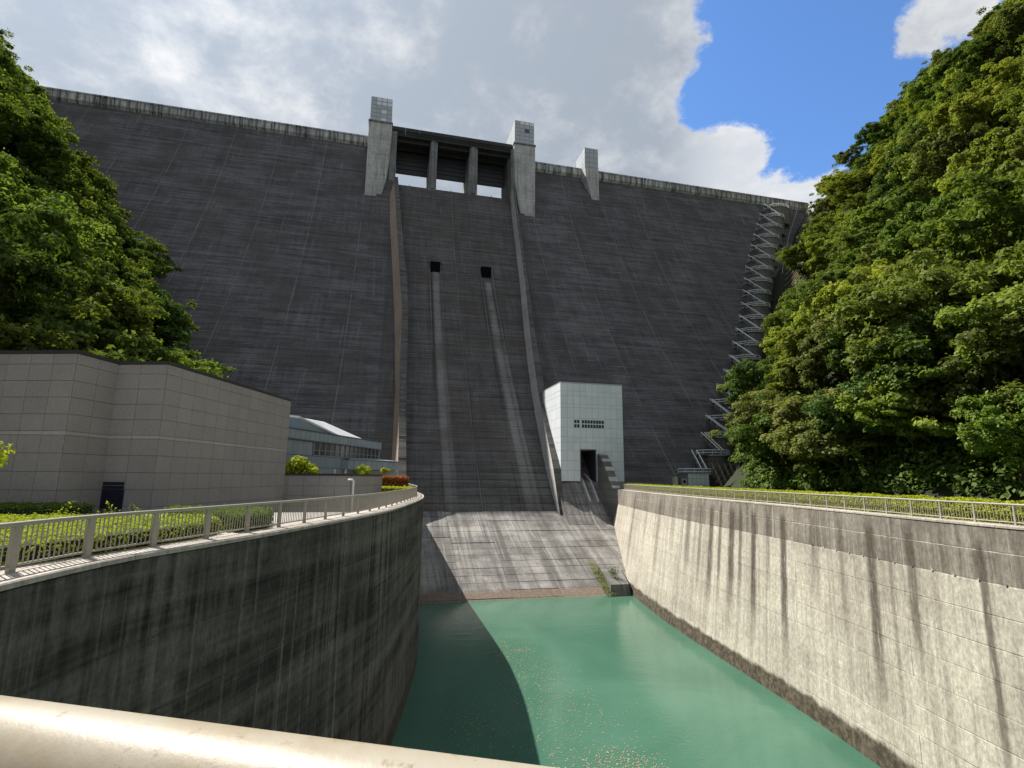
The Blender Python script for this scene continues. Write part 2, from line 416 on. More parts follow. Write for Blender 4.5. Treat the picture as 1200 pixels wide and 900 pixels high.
M['leaf_hedge'] = leaf_mat('leaf_hedge_lime', (.20, .28, .022), (.42, .47, .035), .35, .1)
M['leaf_hedge_g'] = leaf_mat('leaf_hedge_green', (.045, .10, .016), (.13, .21, .03), .35, .1)
M['leaf_red'] = leaf_mat('leaf_hedge_red', (.16, .045, .022), (.33, .13, .05), .35, .1)

# foreground handrail: cream paint, grainy and worn
m, t, b = new_mat('worn_cream_paint'); P = t.pos()
nz = t.noise(P, 26, 6, .7); nb = t.noise(P, 5, 5, .6)
col = t.mix(t.sm(nz, .56, .70), (.37, .335, .27), (.20, .14, .08)); col = t.mix(t.m('MULTIPLY', t.sm(nb, .45, .65), .6), col, (.29, .23, .15))
t.l.new(col, b.inputs['Base Color']); b.inputs['Roughness'].default_value = .42; b.inputs['Specular IOR Level'].default_value = .35
t.l.new(t.bump(t.m('ADD', t.noise(P, 140, 3, .6), t.m('MULTIPLY', nz, 1.6)), .22, .0012), b.inputs['Normal']); M['handrail'] = m

# water: silty teal green
m, t, b = new_mat('silty_green_water'); P = t.pos()
n1 = t.noise(P, .07, 5, .55, .8); n2 = t.noise(scl(t, P, (1, 1.6, 1)), .45, 4, .5)
col = t.mix(t.sm(n1, .3, .7), (.050, .130, .088), (.072, .166, .115))
t.l.new(col, b.inputs['Base Color']); b.inputs['Roughness'].default_value = .09; b.inputs['IOR'].default_value = 1.33
b.inputs['Specular IOR Level'].default_value = .42
wv = t.m('ADD', t.noise(scl(t, P, (1.0, 1.4, 1)), 2.6, 4, .55, .5), t.m('MULTIPLY', n2, 1.4))
t.l.new(t.bump(wv, .34, .045), b.inputs['Normal']); M['water'] = m

# ------------------------------------------------------------------ dam
HC = 124.5


def prof(z_):
    s_ = 1 - z_ / HC
    return HC * (1.505 - .4 * s_ - .238 * s_ * s_)


def outward(z_):
    d = (prof(z_ + .5) - prof(z_ - .5)); v = Vector((0, -1, d)); return v.normalized()


ZL = [-25, -17, -8, 0, 6, 12, 18, 25, 32, 40, 48, 57, 66, 76, 86, 95, 104, 113, 121.0]
dam = thing('concrete_dam', 'huge dark grey concrete gravity dam filling the valley behind everything', 'dam', (20, 187, 0))
YB = 201.0


def dpart(mb, name, mat, parent=dam, smooth=False):
    o = mb.build(name, mat, parent, smooth); o.matrix_parent_inverse = (parent if parent is not None else o).matrix_world.inverted() if parent else Matrix()
    if parent is not None: o.matrix_parent_inverse = Matrix.Translation(-Vector(world_loc(parent)))
    return o


def world_loc(o):
    v = Vector(o.location)
    while o.parent is not None:
        o = o.parent; v = v + Vector(o.location)
    return v


def block_poly(zl, ztop):
    p_ = [(0, prof(zz), zz) for zz in zl if zz < ztop - .01] + [(0, prof(ztop), ztop)]
    return p_ + [(0, YB, ztop), (0, YB, -25)]


joints = [-11 + 15 * k for k in range(-9, 13)]      # -146 .. 169
xs = [-146, -131, -116, -101, -86, -71, -56, -41, -26, -11, -2.2]
for a, b_ in zip(xs, xs[1:]):
    mb = MB(); mb.prism(block_poly(ZL, 121.0), (a + (.10 if a != 42.6 else 0), 0, 0), (b_ - (.10 if b_ != -2.2 else 0), 0, 0)); dpart(mb, 'dam_block', M['dam'])
xs = [42.6, 49, 64, 79, 94, 109, 124, 139, 154, 169, 182]
for a, b_ in zip(xs, xs[1:]):
    mb = MB(); mb.prism(block_poly(ZL, 121.0), (a + (.10 if a != 42.6 else 0), 0, 0), (b_ - (.10 if b_ != -2.2 else 0), 0, 0)); dpart(mb, 'dam_block', M['dam'])
# chute blocks with a rounded crest sill
for a, b_ in zip([-2.2, 4, 19, 34], [4, 19, 34, 42.6]):
    zs = [q for q in ZL if q < 100]
    poly = [(0, prof(q), q) for q in zs] + [(0, prof(100.5), 100.5), (0, prof(102.4) + .35, 102.4), (0, prof(103.4) + 1.2, 103.4), (0, 181.0, 103.8), (0, 184, 103.6), (0, YB, 99), (0, YB, -25)]
    mb = MB(); mb.prism(poly, (a + (.10 if a > 0 else .003), 0, 0), (b_ - (.10 if b_ < 40 else .003), 0, 0)); dpart(mb, 'spillway_block', M['chute_top'])
# pale sealing strips in the contraction joints
for xj in joints:
    if xj < -140 or xj > 175: continue
    ztop = 103.0 if -3 < xj < 42 else 121.0
    mb = MB(); zs = [q for q in ZL if q < ztop] + [ztop]
    V = []; Fc = []
    for q in zs:
        n_ = outward(q) * .03
        V += [(xj - .13, prof(q) + n_.y, q + n_.z), (xj + .13, prof(q) + n_.y, q + n_.z), (xj + .13, prof(q) + .4, q), (xj - .13, prof(q) + .4, q)]
    for i in range(len(zs) - 1):
        k = i * 4
        Fc += [(k, k + 1, k + 5, k + 4), (k + 1, k + 2, k + 6, k + 5), (k + 2, k + 3, k + 7, k + 6), (k + 3, k, k + 4, k + 7)]
    Fc += [(3, 2, 1, 0), (len(V) - 4, len(V) - 3, len(V) - 2, len(V) - 1)]
    mb.add(V, Fc); dpart(mb, 'joint_strip', M['joint'])


# crest parapet: sections of beam plus small corbels
def parapet(x0, x1):
    n = max(1, round((x1 - x0) / 15)); w = (x1 - x0) / n
    for i in range(n):
        a, b_ = x0 + i * w, x0 + (i + 1) * w
        mb = MB(); y0 = prof(121.0) - .9
        mb.prism([(0, y0, 121.7), (0, y0 - .1, 123.9), (0, y0 - .35, 124.0), (0, y0 - .35, 124.45), (0, y0 + .5, 124.45), (0, y0 + .9, 121.05), (0, y0 + .85, 120.7)], (a + .06, 0, 0), (b_ - .06, 0, 0))
        mb.box(a + .06, b_ - .06, y0 + .6, YB - .5, 121.02, 121.8)
        dpart(mb, 'parapet_section', M['parapet'])
    mb = MB(); k = a_ = x0 + 1.2
    while a_ < x1 - .5:
        mb.box(a_ - .22, a_ + .22, prof(121) - 1.22, prof(121) - .85, 121.2, 123.98); a_ += 2.5
    o = dpart(mb, 'parapet_rib', M['pier']); o['kind'] = 'stuff'


parapet(-146, -11.2); parapet(49.9, 72.4); parapet(78.4, 182)


# gate towers: tapered concrete leg on the face + clad control room
def gate_tower(x0, x1, yf, zb, mirror):
    tw = bpy.data.objects.new('gate_tower', None); COL.objects.link(tw); tw.parent = dam; tw.location = (0, 0, 0)
    zt, zc = 133.0, 123.0
    # front outline (x,z): bottom cut by a curve on the chute side
    w = x1 - x0; cv = []
    for k in range(9):
        u = k / 8; a = math.pi / 2 * u
        cv.append((w * (.62 + .34 * math.sin(a) ** 1.0 * u ** .35) if u > 0 else w * .60, zb + (1 - math.cos(a)) * 17))
    out_ = [(0, zb), (w * .5, zb + .05)] + cv + [(w, zb + 24), (w, zc), (0, zc)]
    pts = [((x0 + u) if not mirror else (x1 - u), z_) for u, z_ in out_]
    if mirror: pts = pts[::-1]
    mb = MB(); n = len(pts)
    V = [(px_, yf, pz) for px_, pz in pts] + [(px_, 192.0, pz) for px_, pz in pts]
    mb.add(V, [tuple(range(n)), tuple(range(2 * n - 1, n - 1, -1))] + [((i + 1) % n, i, n + i, n + (i + 1) % n) for i in range(n)])
    dpart(mb, 'tower_leg', M['tower'], tw)
    # dark backing fillet between the leg and the chute wall
    mb = MB(); c0, c1 = (x0 + w * .5, x1 + 1.2) if not mirror else (x0 - 1.2, x0 + w * .5)
    mb.prism([(0, prof(82) + .2, 82), (0, prof(95) - .4, 95), (0, prof(104) - 1.4, 104), (0, prof(112) - 3.6, 112), (0, prof(122) - 6.5, 121.6), (0, 190, 121.6), (0, 190, 82)], (c0, 0, 0), (c1, 0, 0))
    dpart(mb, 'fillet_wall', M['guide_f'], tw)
    mb = MB(); mb.box(x0 - .25, x1 + .25 if not mirror else x1 + .25, yf - .3, 192.3, zc + .02, zc + .55); dpart(mb, 'ledge', M['pier'], tw)
    mb = MB(); mb.box(x0 + .35, x1 - .35, yf + .3, 190, zc + .55, zt); cb = dpart(mb, 'control_room', M['clad_body'], tw)
    nx, nz = 4, 6; cw = (w - .6) / nx; ch = (zt - zc - .6) / nz
    for i in range(nx):
        for k in range(nz):
            xa = x0 + .3 + i * cw; za = zc + .6 + k * ch
            win = (k >= 4 and i >= 1) if not mirror else (k == 5 and i >= 1)
            win2 = (i == 2 and (k == 2 or k == 0)) if not mirror else (i == 2 and k == 3)
            q = [(xa, yf + .3, za), (xa + cw, yf + .3, za), (xa + cw, yf + .3, za + ch), (xa, yf + .3, za + ch)]
            o = panel('pane' if (win or win2) else 'cladding_panel', q, .10, .05 if not win else .12, .03, M['glass_sky'] if win else M['glass'] if win2 and mirror else M['glass_sky'] if win2 else M['clad'], tw)
            o.matrix_parent_inverse = Matrix.Translation(-world_loc(tw))
    # west side of the room
    ny = 6; dy = (190 - yf - .3) / ny
    for i in range(ny):
        ya = yf + .3 + i * dy
        q = [(x0 + .35, ya + dy, zc + .6), (x0 + .35, ya, zc + .6), (x0 + .35, ya, zt), (x0 + .35, ya + dy, zt)]
        o = panel('cladding_panel', q, .10, .05, .03, M['clad'], tw); o.matrix_parent_inverse = Matrix.Translation(-world_loc(tw))
    mb = MB(); mb.tube([(x1 - 1.2 if not mirror else x0 + 1.0, yf + 2, zt), (x1 - 1.2 if not mirror else x0 + 1.0, yf + 2, zt + 1.6)], .07, 6); dpart(mb, 'lightning_rod', M['galv'], tw)


gate_tower(-10.9, -3.0, 173.8, 94.5, False)
gate_tower(41.5, 49.6, 173.6, 94.5, True)

# elevator tower on the right crest
tw = bpy.data.objects.new('elevator_tower', None); COL.objects.link(tw); tw.parent = dam
mb = MB()
f_ = [(72.4, 122.7), (72.6, 119), (75.0, 108.8), (78.1, 108.8), (78.1, 122.7)]
mb.add([(a, 180.6, b_) for a, b_ in f_] + [(a, 191.0, b_) for a, b_ in f_], [tuple(range(5)), tuple(range(9, 4, -1))] + [((i + 1) % 5, i, 5 + i, 5 + (i + 1) % 5) for i in range(5)])
dpart(mb, 'tower_leg', M['tower'], tw)
mb = MB(); mb.box(72.5, 78.0, 180.7, 190.5, 122.75, 131.2); dpart(mb, 'lift_room', M['clad_body'], tw)
for i in range(3):
    for k in range(4):
        xa = 72.5 + i * 5.5 / 3; za = 122.75 + k * 8.45 / 4
        o = panel('cladding_panel', [(xa, 180.7, za), (xa + 5.5 / 3, 180.7, za), (xa + 5.5 / 3, 180.7, za + 8.45 / 4), (xa, 180.7, za + 8.45 / 4)], .12, .05, .03, M['clad'], tw)
        o.matrix_parent_inverse = Matrix.Translation(-world_loc(tw))
        ya = 180.7 + i * 9.8 / 3
        o = panel('cladding_panel', [(72.5, ya + 9.8 / 3, za), (72.5, ya, za), (72.5, ya, za + 8.45 / 4), (72.5, ya + 9.8 / 3, za + 8.45 / 4)], .12, .05, .03, M['clad'], tw)
        o.matrix_parent_inverse = Matrix.Translation(-world_loc(tw))

# gate piers, bridge deck and lifted gates over the sill
for x0, x1 in ((10.6, 13.5), (25.2, 28.5)):
    mb = MB()
    V = [(x0, 177.6, 102), (x1, 177.6, 102), (x1, 177.6, 121.9), (x0 + .3, 177.6, 121.9)]
    mb.add(V + [(a, 196., c) for a, b_, c in V], [(0, 1, 2, 3), (7, 6, 5, 4), (1, 0, 4, 5), (2, 1, 5, 6), (3, 2, 6, 7), (0, 3, 7, 4)])
    mb.box(x0 + .9, x1 - .9, 177.15, 177.62, 102.6, 121.5)
    dpart(mb, 'gate_pier', M['pier'])
for x0, x1 in ((-3.4, -1.1), (41.0, 42.9)):
    mb = MB(); mb.box(x0, x1, 176.6, 192, 98, 122.6); dpart(mb, 'side_pier', M['pier'])
for i in range(9):
    a = -3.2 + i * 4.95; g0 = .02
    mb = MB(); mb.prism([(0, 176.5, 122.6), (0, 176.2, 122.9), (0, 176.2, 124.2), (0, 176.6, 124.2), (0, 177.2, 123.2), (0, 197, 123.2), (0, 197, 121.95), (0, 177.0, 121.95)], (a + g0, 0, 0), (a + 4.95 - g0, 0, 0))
    dpart(mb, 'deck_section', M['deck'])
mb = MB(); mb.box(-3.1, 41.3, 177.1, 196.8, 121.3, 121.94)
for k in range(4): mb.box(-3.0, 41.2, 179 + k * 4.6, 179.9 + k * 4.6, 120.2, 121.3)
dpart(mb, 'deck_beam', M['deck'])
for x0, x1 in ((-1.1, 10.6), (13.5, 25.2), (28.5, 41.0)):
    mb = MB(); mb.box(x0 + .05, x1 - .05, 186, 186.6, 111.9, 121.25)
    for k in range(6): mb.box(x0 + .05, x1 - .05, 185.75, 186, 112.0 + k * 1.7, 112.2 + k * 1.7)
    dpart(mb, 'gate_leaf', M['steel_dark'])


# ---- spillway chute: slabs below, training walls, outlets
def chute_left(z_): return lin(z_, [-20, 2, 20, 41, 54, 74, 101], [4.4, 4.4, 4.2, 4.5, 4.1, 2.4, .3])
def chute_right(z_): return lin(z_, [-20, 2, 7, 20, 37, 58, 81, 105], [33.7, 33.7, 34.0, 34.8, 36.5, 38.8, 40.2, 41.0])


spill = bpy.data.objects.new('spillway_chute', None); COL.objects.link(spill); spill.parent = dam
# courses following the face from z=100 to -6.5: individually built near the foot
zrow = [-6.5 + 1.5 * k for k in range(7)]


def face_q(xa, xb, za, zb, off=.02):
    na = outward(za) * off; nb_ = outward(zb) * off
    return [(xa, prof(za) + na.y, za + na.z), (xb, prof(za) + na.y, za + na.z), (xb, prof(zb) + nb_.y, zb + nb_.z), (xa, prof(zb) + nb_.y, zb + nb_.z)]


for k in range(6):
    for xa, xb in zip((4.2, 11.6, 19.15, 26.5), (11.6, 18.85, 26.5, 34.0)):
        o = panel('chute_slab', face_q(xa, xb, zrow[k], zrow[k + 1]), .16 + random.uniform(-.03, .03), .03, .05, M['chute'], spill); o.matrix_parent_inverse = Matrix.Translation(-world_loc(spill))
zz_ = [2.5 + 1.5 * k for k in range(66)]
for xa, xb in zip((0, 11.6, 19.15, 26.5), (11.6, 18.85, 26.5, 38.0)):
    mb = MB()
    for k in range(65):
        za, zb = zz_[k], zz_[k + 1]
        a = max(xa, chute_left(za) - .4) if xa == 0 else xa; b_ = chute_right(za) + .4 if xb == 38.0 else xb
        oc = [(11.0, 13.9), (26.8, 29.9)]
        if 58.5 < za < 65 and xa in (0, 26.5):        # outlet mouths stay open
            h0, h1 = oc[0] if xa == 0 else oc[1]
            for u0, u1 in ((a, h0), (h1, b_)):
                if u1 - u0 > .3: mb.add(*inset_panel(face_q(u0, u1, za, zb), .16 + random.uniform(-.05, .05), .0, .04))
        else: mb.add(*inset_panel(face_q(a, b_, za, zb), .16 + random.uniform(-.05, .05), .0, .04))
    o = dpart(mb, 'chute_lining', M['chute'], spill); o['kind'] = 'stuff'
# outlet mouths: hooded black boxes painting the openings' shade, with cheek walls running down the chute
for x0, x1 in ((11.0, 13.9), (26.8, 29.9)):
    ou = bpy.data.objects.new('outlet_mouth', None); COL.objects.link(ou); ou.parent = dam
    mb = MB()
    mb.box(x0 - .5, x1 + .5, prof(66) - 1.0, prof(66) + 2, 65.2, 66.2); dpart(mb, 'hood', M['guide_f'], ou)
    for xa in (x0 - .5, x1):
        V = []
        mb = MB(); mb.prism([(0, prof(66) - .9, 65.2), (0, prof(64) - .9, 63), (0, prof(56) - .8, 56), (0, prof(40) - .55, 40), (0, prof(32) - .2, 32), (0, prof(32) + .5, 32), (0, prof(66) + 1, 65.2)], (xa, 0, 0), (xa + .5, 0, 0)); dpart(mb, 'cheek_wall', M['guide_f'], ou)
    mb = MB(); mb.box(x0, x1, prof(62) - .34, prof(62) + 3, 61.0, 65.2); dpart(mb, 'outlet_shade_box', M['black'], ou)


def training_wall(name, rows, m_side, m_front, left):
    """rows: (z, x_base_left, x_front_left, x_front_right, x_base_right, proud)"""
    tw_ = bpy.data.objects.new(name, None); COL.objects.link(tw_); tw_.parent = dam
    Vs = []
    for z_, a, b_, c, d, p_ in rows:
        n_ = outward(z_)
        Vs.append([Vector((a, prof(z_) + .6, z_)), Vector((b_, prof(z_) - p_, z_)), Vector((c, prof(z_) - p_, z_)), Vector((d, prof(z_) + .6, z_))])
    def strip(i, j, mat, nm):
        V = []; Fc = []
        for r_ in Vs: V += [r_[i], r_[j]]
        for k in range(len(Vs) - 1): Fc.append((2 * k, 2 * k + 1, 2 * k + 3, 2 * k + 2))
        mb = MB(); mb.add(V, Fc); return dpart(mb, nm, mat, tw_)
    strip(0, 1, m_side, 'side_face'); strip(2, 3, m_front, 'rear_face')
    # front face in courses, each a little uneven
    mb = MB()
    for k in range(len(Vs) - 1):
        z0, z1 = rows[k][0], rows[k + 1][0]; n = max(1, round((z1 - z0) / 1.5))
        for i in range(n):
            A = [Vs[k][q].lerp(Vs[k + 1][q], i / n) for q in (1, 2)]; B = [Vs[k][q].lerp(Vs[k + 1][q], (i + 1) / n) for q in (1, 2)]
            mb.add(*inset_panel([A[0], A[1], B[1], B[0]], .10 + random.uniform(-.05, .09), .0, .03))
    o = dpart(mb, 'front_course', m_front, tw_); o['kind'] = 'stuff'
    strip(1, 2, m_front, 'front_face')
    mb = MB(); mb.add([v for v in Vs[-1]], [(0, 1, 2, 3)]); mb.add([v for v in Vs[0]], [(3, 2, 1, 0)]); dpart(mb, 'end_cap', m_front, tw_)


LR = []
for z_ in (-16, -8, -2, 2, 8, 19, 33, 44, 54, 64, 72, 86, 95, 101, 105):
    LR.append((z_, lin(z_, [-16, 3, 20, 34, 48, 75, 95, 105], [1.4, 1.4, 1.7, 1.1, .4, -1.6, -3.0, -1.9]), lin(z_, [-16, 2, 19, 33, 44, 54, 72, 101, 105], [2.7, 2.7, 2.7, 2.7, 2.8, 2.0, .8, -1.3, -1.5]),
               lin(z_, [-16, 2, 20, 41, 54, 72, 101, 105], [4.3, 4.3, 4.1, 4.5, 4.0, 2.3, .2, -.1]), lin(z_, [-16, 2, 20, 41, 54, 72, 101, 105], [4.45, 4.45, 4.25, 4.65, 4.15, 2.45, .35, .05]), lin(z_, [-16, -2, 54, 90, 105], [4.6, 4.8, 5, 4.5, 1.6])))
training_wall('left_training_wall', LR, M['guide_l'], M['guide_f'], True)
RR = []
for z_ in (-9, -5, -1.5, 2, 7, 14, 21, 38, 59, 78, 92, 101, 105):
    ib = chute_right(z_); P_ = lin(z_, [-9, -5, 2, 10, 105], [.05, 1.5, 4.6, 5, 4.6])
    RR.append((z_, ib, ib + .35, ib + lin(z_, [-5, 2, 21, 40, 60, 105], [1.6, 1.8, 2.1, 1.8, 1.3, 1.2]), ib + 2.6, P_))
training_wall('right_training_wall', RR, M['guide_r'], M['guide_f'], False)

# ---- apron below the chute, built slab by slab
YB0, ZB0, YT0, ZT0 = 102.0, -6.5, 77.2, -17.0


def apron_pt(u): return (YB0 + (YT0 - YB0) * u, ZB0 + (ZT0 - ZB0) * u)


ap = bpy.data.objects.new('spillway_apron', None); COL.objects.link(ap); ap.parent = dam
mb = MB(); mb.prism([(0, 101.98, -6.62), (0, 66, -21.84), (0, 66, -26), (0, 110, -26), (0, 110, -6.62)], (3.2, 0, 0), (48, 0, 0)); dpart(mb, 'apron_base', M['apron'], ap)
NR = 14
cols = [4.4, 11.7, 19, 26.4, 34.0]
for k in range(NR + 2):
    u0, u1 = (k) / NR, (k + 1) / NR
    y0, z0 = apron_pt(u1); y1, z1 = apron_pt(u0)
    cc = cols + [39.3 + .0 * k, 47.0]
    if u0 < .18: cc = cols
    for xa, xb in zip(cc, cc[1:]):
        o = panel('apron_slab', [(xa, y0, z0), (xb, y0, z0), (xb, y1, z1), (xa, y1, z1)], .14 + random.uniform(-.04, .05), .008, .04, M['apron'], ap); o.matrix_parent_inverse = Matrix.Translation(-world_loc(ap))
# right apron in front of the white gatehouse
ra = bpy.data.objects.new('side_apron', None); COL.objects.link(ra); ra.parent = dam
zA = [(108.0, -.3), (105.2, -.9), (103.2, -3.0), (101.2, -5.1), (99.2, -7.0), (97.0, -8.75)]
for (y1, z1), (y0, z0) in zip(zA, zA[1:]):
    for xa, xb in ((35.2, 39.8), (39.8, 44.2)):
        o = panel('apron_slab', [(xa, y0, z0), (xb, y0, z0), (xb, y1, z1), (xa, y1, z1)], .15 + random.uniform(-.03, .03), .025, .05, M['apron'], ra); o.matrix_parent_inverse = Matrix.Translation(-world_loc(ra))
mb = MB(); mb.prism([(0, y_, z_) for y_, z_ in zA] + [(0, 97, -20), (0, 108, -20)], (34.6, 0, 0), (47.5, 0, 0)); dpart(mb, 'apron_base', M['apron'], ra)

# ------------------------------------------------------------------ water
def right_top(y_): return lin(y_, [-40, 0, 10, 18.6, 24.2, 34.2, 47, 60, 75, 92, 100, 112], [26.4, 27.2, 27.7, 28.5, 29.5, 31.8, 34.0, 36.2, 39.3, 43.5, 45.4, 48])
def right_bot(y_): return lin(y_, [-40, 0, 10, 18.6, 24, 29.5, 35.3, 43.3, 55, 63, 75, 92, 105, 112], [26.2, 27.0, 27.6, 28.5, 29.2, 30.1, 31.0, 31.9, 32.9, 33.9, 36.1, 40.2, 43.5, 45])


mb = MB(); mb.add([(-9, -60, -17), (60, -60, -17), (60, 86, -17), (-9, 86, -17)], [(0, 1, 2, 3)])
w_ = mb.build('water', M['water']); w_['kind'] = 'structure'


# ------------------------------------------------------------------ basin walls (curved, panelled)
def basin_wall(name, label, top, bot, ztop, zbot, lifts, ncol, side, mat, mat_top, ntop):
    """top/bot: 2D polylines with equal counts; panels face the water (side=+1: water to the right of travel)"""
    root = thing(name, label, 'wall', (top[0].x, top[0].y, ztop))
    inv = Matrix.Translation(-Vector(root.location))
    n = len(top) - 1
    def pt(i, u): return Vector((top[i].x, top[i].y, ztop)).lerp(Vector((bot[i].x, bot[i].y, zbot)), u)
    def nr(i):
        tg = (top[min(i + 1, n)] - top[max(i - 1, 0)]).normalized(); return Vector((tg.y, -tg.x, 0)) * side
    # backing body
    V = []; Fc = []
    for i in range(n + 1):
        a = nr(i) * .012; V += [pt(i, .008) + a, pt(i, 1) + a, pt(i, 1) - nr(i) * 1.6, pt(i, .008) - nr(i) * 1.1]
    for i in range(n):
        k = 4 * i; Fc += [(k + j, k + (j + 1) % 4, k + 4 + (j + 1) % 4, k + 4 + j) for j in range(4)]
    Fc += [(0, 3, 2, 1), (4 * n, 4 * n + 1, 4 * n + 2, 4 * n + 3)]
    mb = MB(); mb.add(V, Fc); o = mb.build('wall_core', mat, root); o.matrix_parent_inverse = inv
    per = n // ncol
    edges = [(zz_ - ztop) / (zbot - ztop) for zz_ in lifts]
    for c in range(ncol):
        i0 = c * per; i1 = n if c == ncol - 1 else (c + 1) * per
        for r_ in range(len(edges) - 1):
            ua, ub = edges[r_], edges[r_ + 1]; H = abs(zbot - ztop); du = .010 / H; dc = .025 / H
            V = []; Fc = []; jj = random.uniform(-.008, .012)
            for i in range(i0, i1 + 1):
                sh = Vector((0, 0, 0))
                if i == i0: sh = (pt(min(i + 1, n), 0) - pt(i, 0)).normalized() * .008
                if i == i1: sh = (pt(max(i - 1, 0), 0) - pt(i, 0)).normalized() * .008
                N_ = nr(i); e = .03 + jj
                V += [pt(i, ua + du) - N_ * .05 + sh, pt(i, ua + du + dc) + N_ * e + sh, pt(i, ub - du - dc) + N_ * e + sh, pt(i, ub - du) - N_ * .05 + sh]
            for i in range(i1 - i0):
                k = 4 * i
                Fc += [(k, k + 1, k + 5, k + 4), (k + 1, k + 2, k + 6, k + 5), (k + 2, k + 3, k + 7, k + 6)]
            Fc += [(3, 2, 1, 0), tuple(len(V) - 4 + q for q in range(4))]
            if side < 0: Fc = [f_[::-1] for f_ in Fc]
            o = obj('wall_panel', mesh_from('wall_panel', V, Fc, mat_top if r_ < ntop else mat), root); o.matrix_parent_inverse = inv
    return root, inv


def coping(root, inv, top, side, w0, w1, z0, z1, mat, ncol):
    n = len(top) - 1; per = n // ncol
    for c in range(ncol):
        i0 = c * per; i1 = n if c == ncol - 1 else (c + 1) * per
        V = []; Fc = []
        for i in range(i0, i1 + 1):
            tg = (top[min(i + 1, n)] - top[max(i - 1, 0)]).normalized(); N_ = Vector((tg.y, -tg.x, 0)) * side
            sh = tg * (.012 if i == i0 else -.012 if i == i1 else 0)
            b0 = Vector((top[i].x, top[i].y, 0)) + sh
            V += [b0 + N_ * w0 + Vector((0, 0, z0)), b0 + N_ * w0 + Vector((0, 0, z1 - .03)), b0 + N_ * (w0 - .03) + Vector((0, 0, z1)), b0 - N_ * w1 + Vector((0, 0, z1)), b0 - N_ * w1 + Vector((0, 0, z0))]
        for i in range(i1 - i0):
            k = 5 * i; Fc += [(k + j, k + (j + 1) % 5, k + 5 + (j + 1) % 5, k + 5 + j) for j in range(5)]
        Fc += [(4, 3, 2, 1, 0), tuple(len(V) - 5 + q for q in range(5))]
        if side > 0: Fc = [f_[::-1] for f_ in Fc]
        o = obj('coping', mesh_from('coping', V, Fc, mat), root); o.matrix_parent_inverse = inv


LT = catmull([(-7.6, -40), (-7.5, -12), (-7.3, 0), (-7.1, 7), (-6.73, 12.1), (-6.1, 15.5), (-4.89, 18.4), (-2.52, 24.7), (.58, 34.6), (3.35, 49.6), (4.35, 58.6), (4.6, 66), (4.6, 80), (4.6, 103)], 1.0)
n = len(LT) - 1
liftsL = [-2.13, -4.2, -6.1, -8.0, -9.9, -11.8, -13.7, -15.6, -17.6]
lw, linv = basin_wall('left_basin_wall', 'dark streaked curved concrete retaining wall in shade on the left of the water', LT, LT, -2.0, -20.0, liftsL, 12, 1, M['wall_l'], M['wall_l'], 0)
coping(lw, linv, LT, 1, .06, 1.15, -2.13, -2.0, M['coping'], 30)
ys = np.linspace(-40, 106, 147)
RT = [Vector((right_top(y_), y_, 0)) for y_ in ys]; RB = [Vector((right_bot(y_), y_, 0)) for y_ in ys]
# smooth the plan curves
for _ in range(12):
    for L_ in (RT, RB):
        c_ = [v.copy() for v in L_]
        for i in range(1, len(L_) - 1): L_[i] = (c_[i - 1] + 2 * c_[i] + c_[i + 1]) / 4
liftsR = [-2.13, -3.3, -4.8, -6.3, -7.8, -9.3, -10.8, -12.3, -13.8, -15.3, -17.5]
rw, rinv = basin_wall('right_basin_wall', 'tall pale sunlit curved concrete retaining wall with brown streaks on the right of the water', RT, RB, -2.0, -20.0, liftsR, 13, -1, M['wall_r'], M['wall_r_top'], 2)
coping(rw, rinv, RT, -1, .07, .9, -2.13, -2.0, M['coping'], 24)
# row of pale weep-hole plugs on the right wall
for k in range(14):
    y_ = 17.2 + k * 1.35
    xx = lin(y_, [v.y for v in RT], [v.x for v in RT]); u = (4.75 - 2) / 18
    xb = lin(y_, [v.y for v in RB], [v.x for v in RB]); xx = xx + (xb - xx) * u
    mb = MB(); mb.tube([(xx - .075, y_, -4.75), (xx + .03, y_, -4.75)], .06, 8); o = mb.build('tie_hole_plug', M['parapet'], rw); o.matrix_parent_inverse = rinv

# ------------------------------------------------------------------ ground, plazas, hills
mb = MB(); mb.add([(-1500, -1500, -26), (1500, -1500, -26), (1500, 1500, -26), (-1500, 1500, -26)], [(0, 1, 2, 3)]); o = mb.build('valley_floor', M['rock']); o['kind'] = 'structure'
# left plaza: upper terrace, steps down, lower court
LB = offset2d(LT, 1.14)
V = []; Fc = []
sel = [v for v in LB if v.y < 33.0]
for v in sel: V += [(v.x, v.y, -2.06), (-70, v.y, -2.06)]
for i in range(len(sel) - 1): Fc.append((2 * i, 2 * i + 2, 2 * i + 3, 2 * i + 1))
o = MB().add(V, Fc).build('left_plaza', M['paving']); o['kind'] = 'structure'
V = []; Fc = []
sel = [v for v in LB if v.y > 38.0] + [Vector((3.4, 112, 0))]
for v in sel: V += [(v.x, v.y, -3.6), (-70, v.y, -3.6)]
for i in range(len(sel) - 1): Fc.append((2 * i, 2 * i + 2, 2 * i + 3, 2 * i + 1))
o = MB().add(V, Fc).build('lower_court', M['paving']); o['kind'] = 'structure'
st = thing('plaza_steps', 'broad pale stone steps leading down beside the granite building', 'steps', (-9, 35, -3.6))
for k in range(10):
    y0 = 32.9 + k * .56; z1 = -2.10 - k * .155
    xr = lin(y0, [v.y for v in LB], [v.x for v in LB])
    mb = MB(); mb.box(-30, xr - .02, y0, y0 + .58, -3.7, z1); o = mb.build('step', M['coping'], st); o.matrix_parent_inverse = Matrix.Translation(-Vector(st.location))
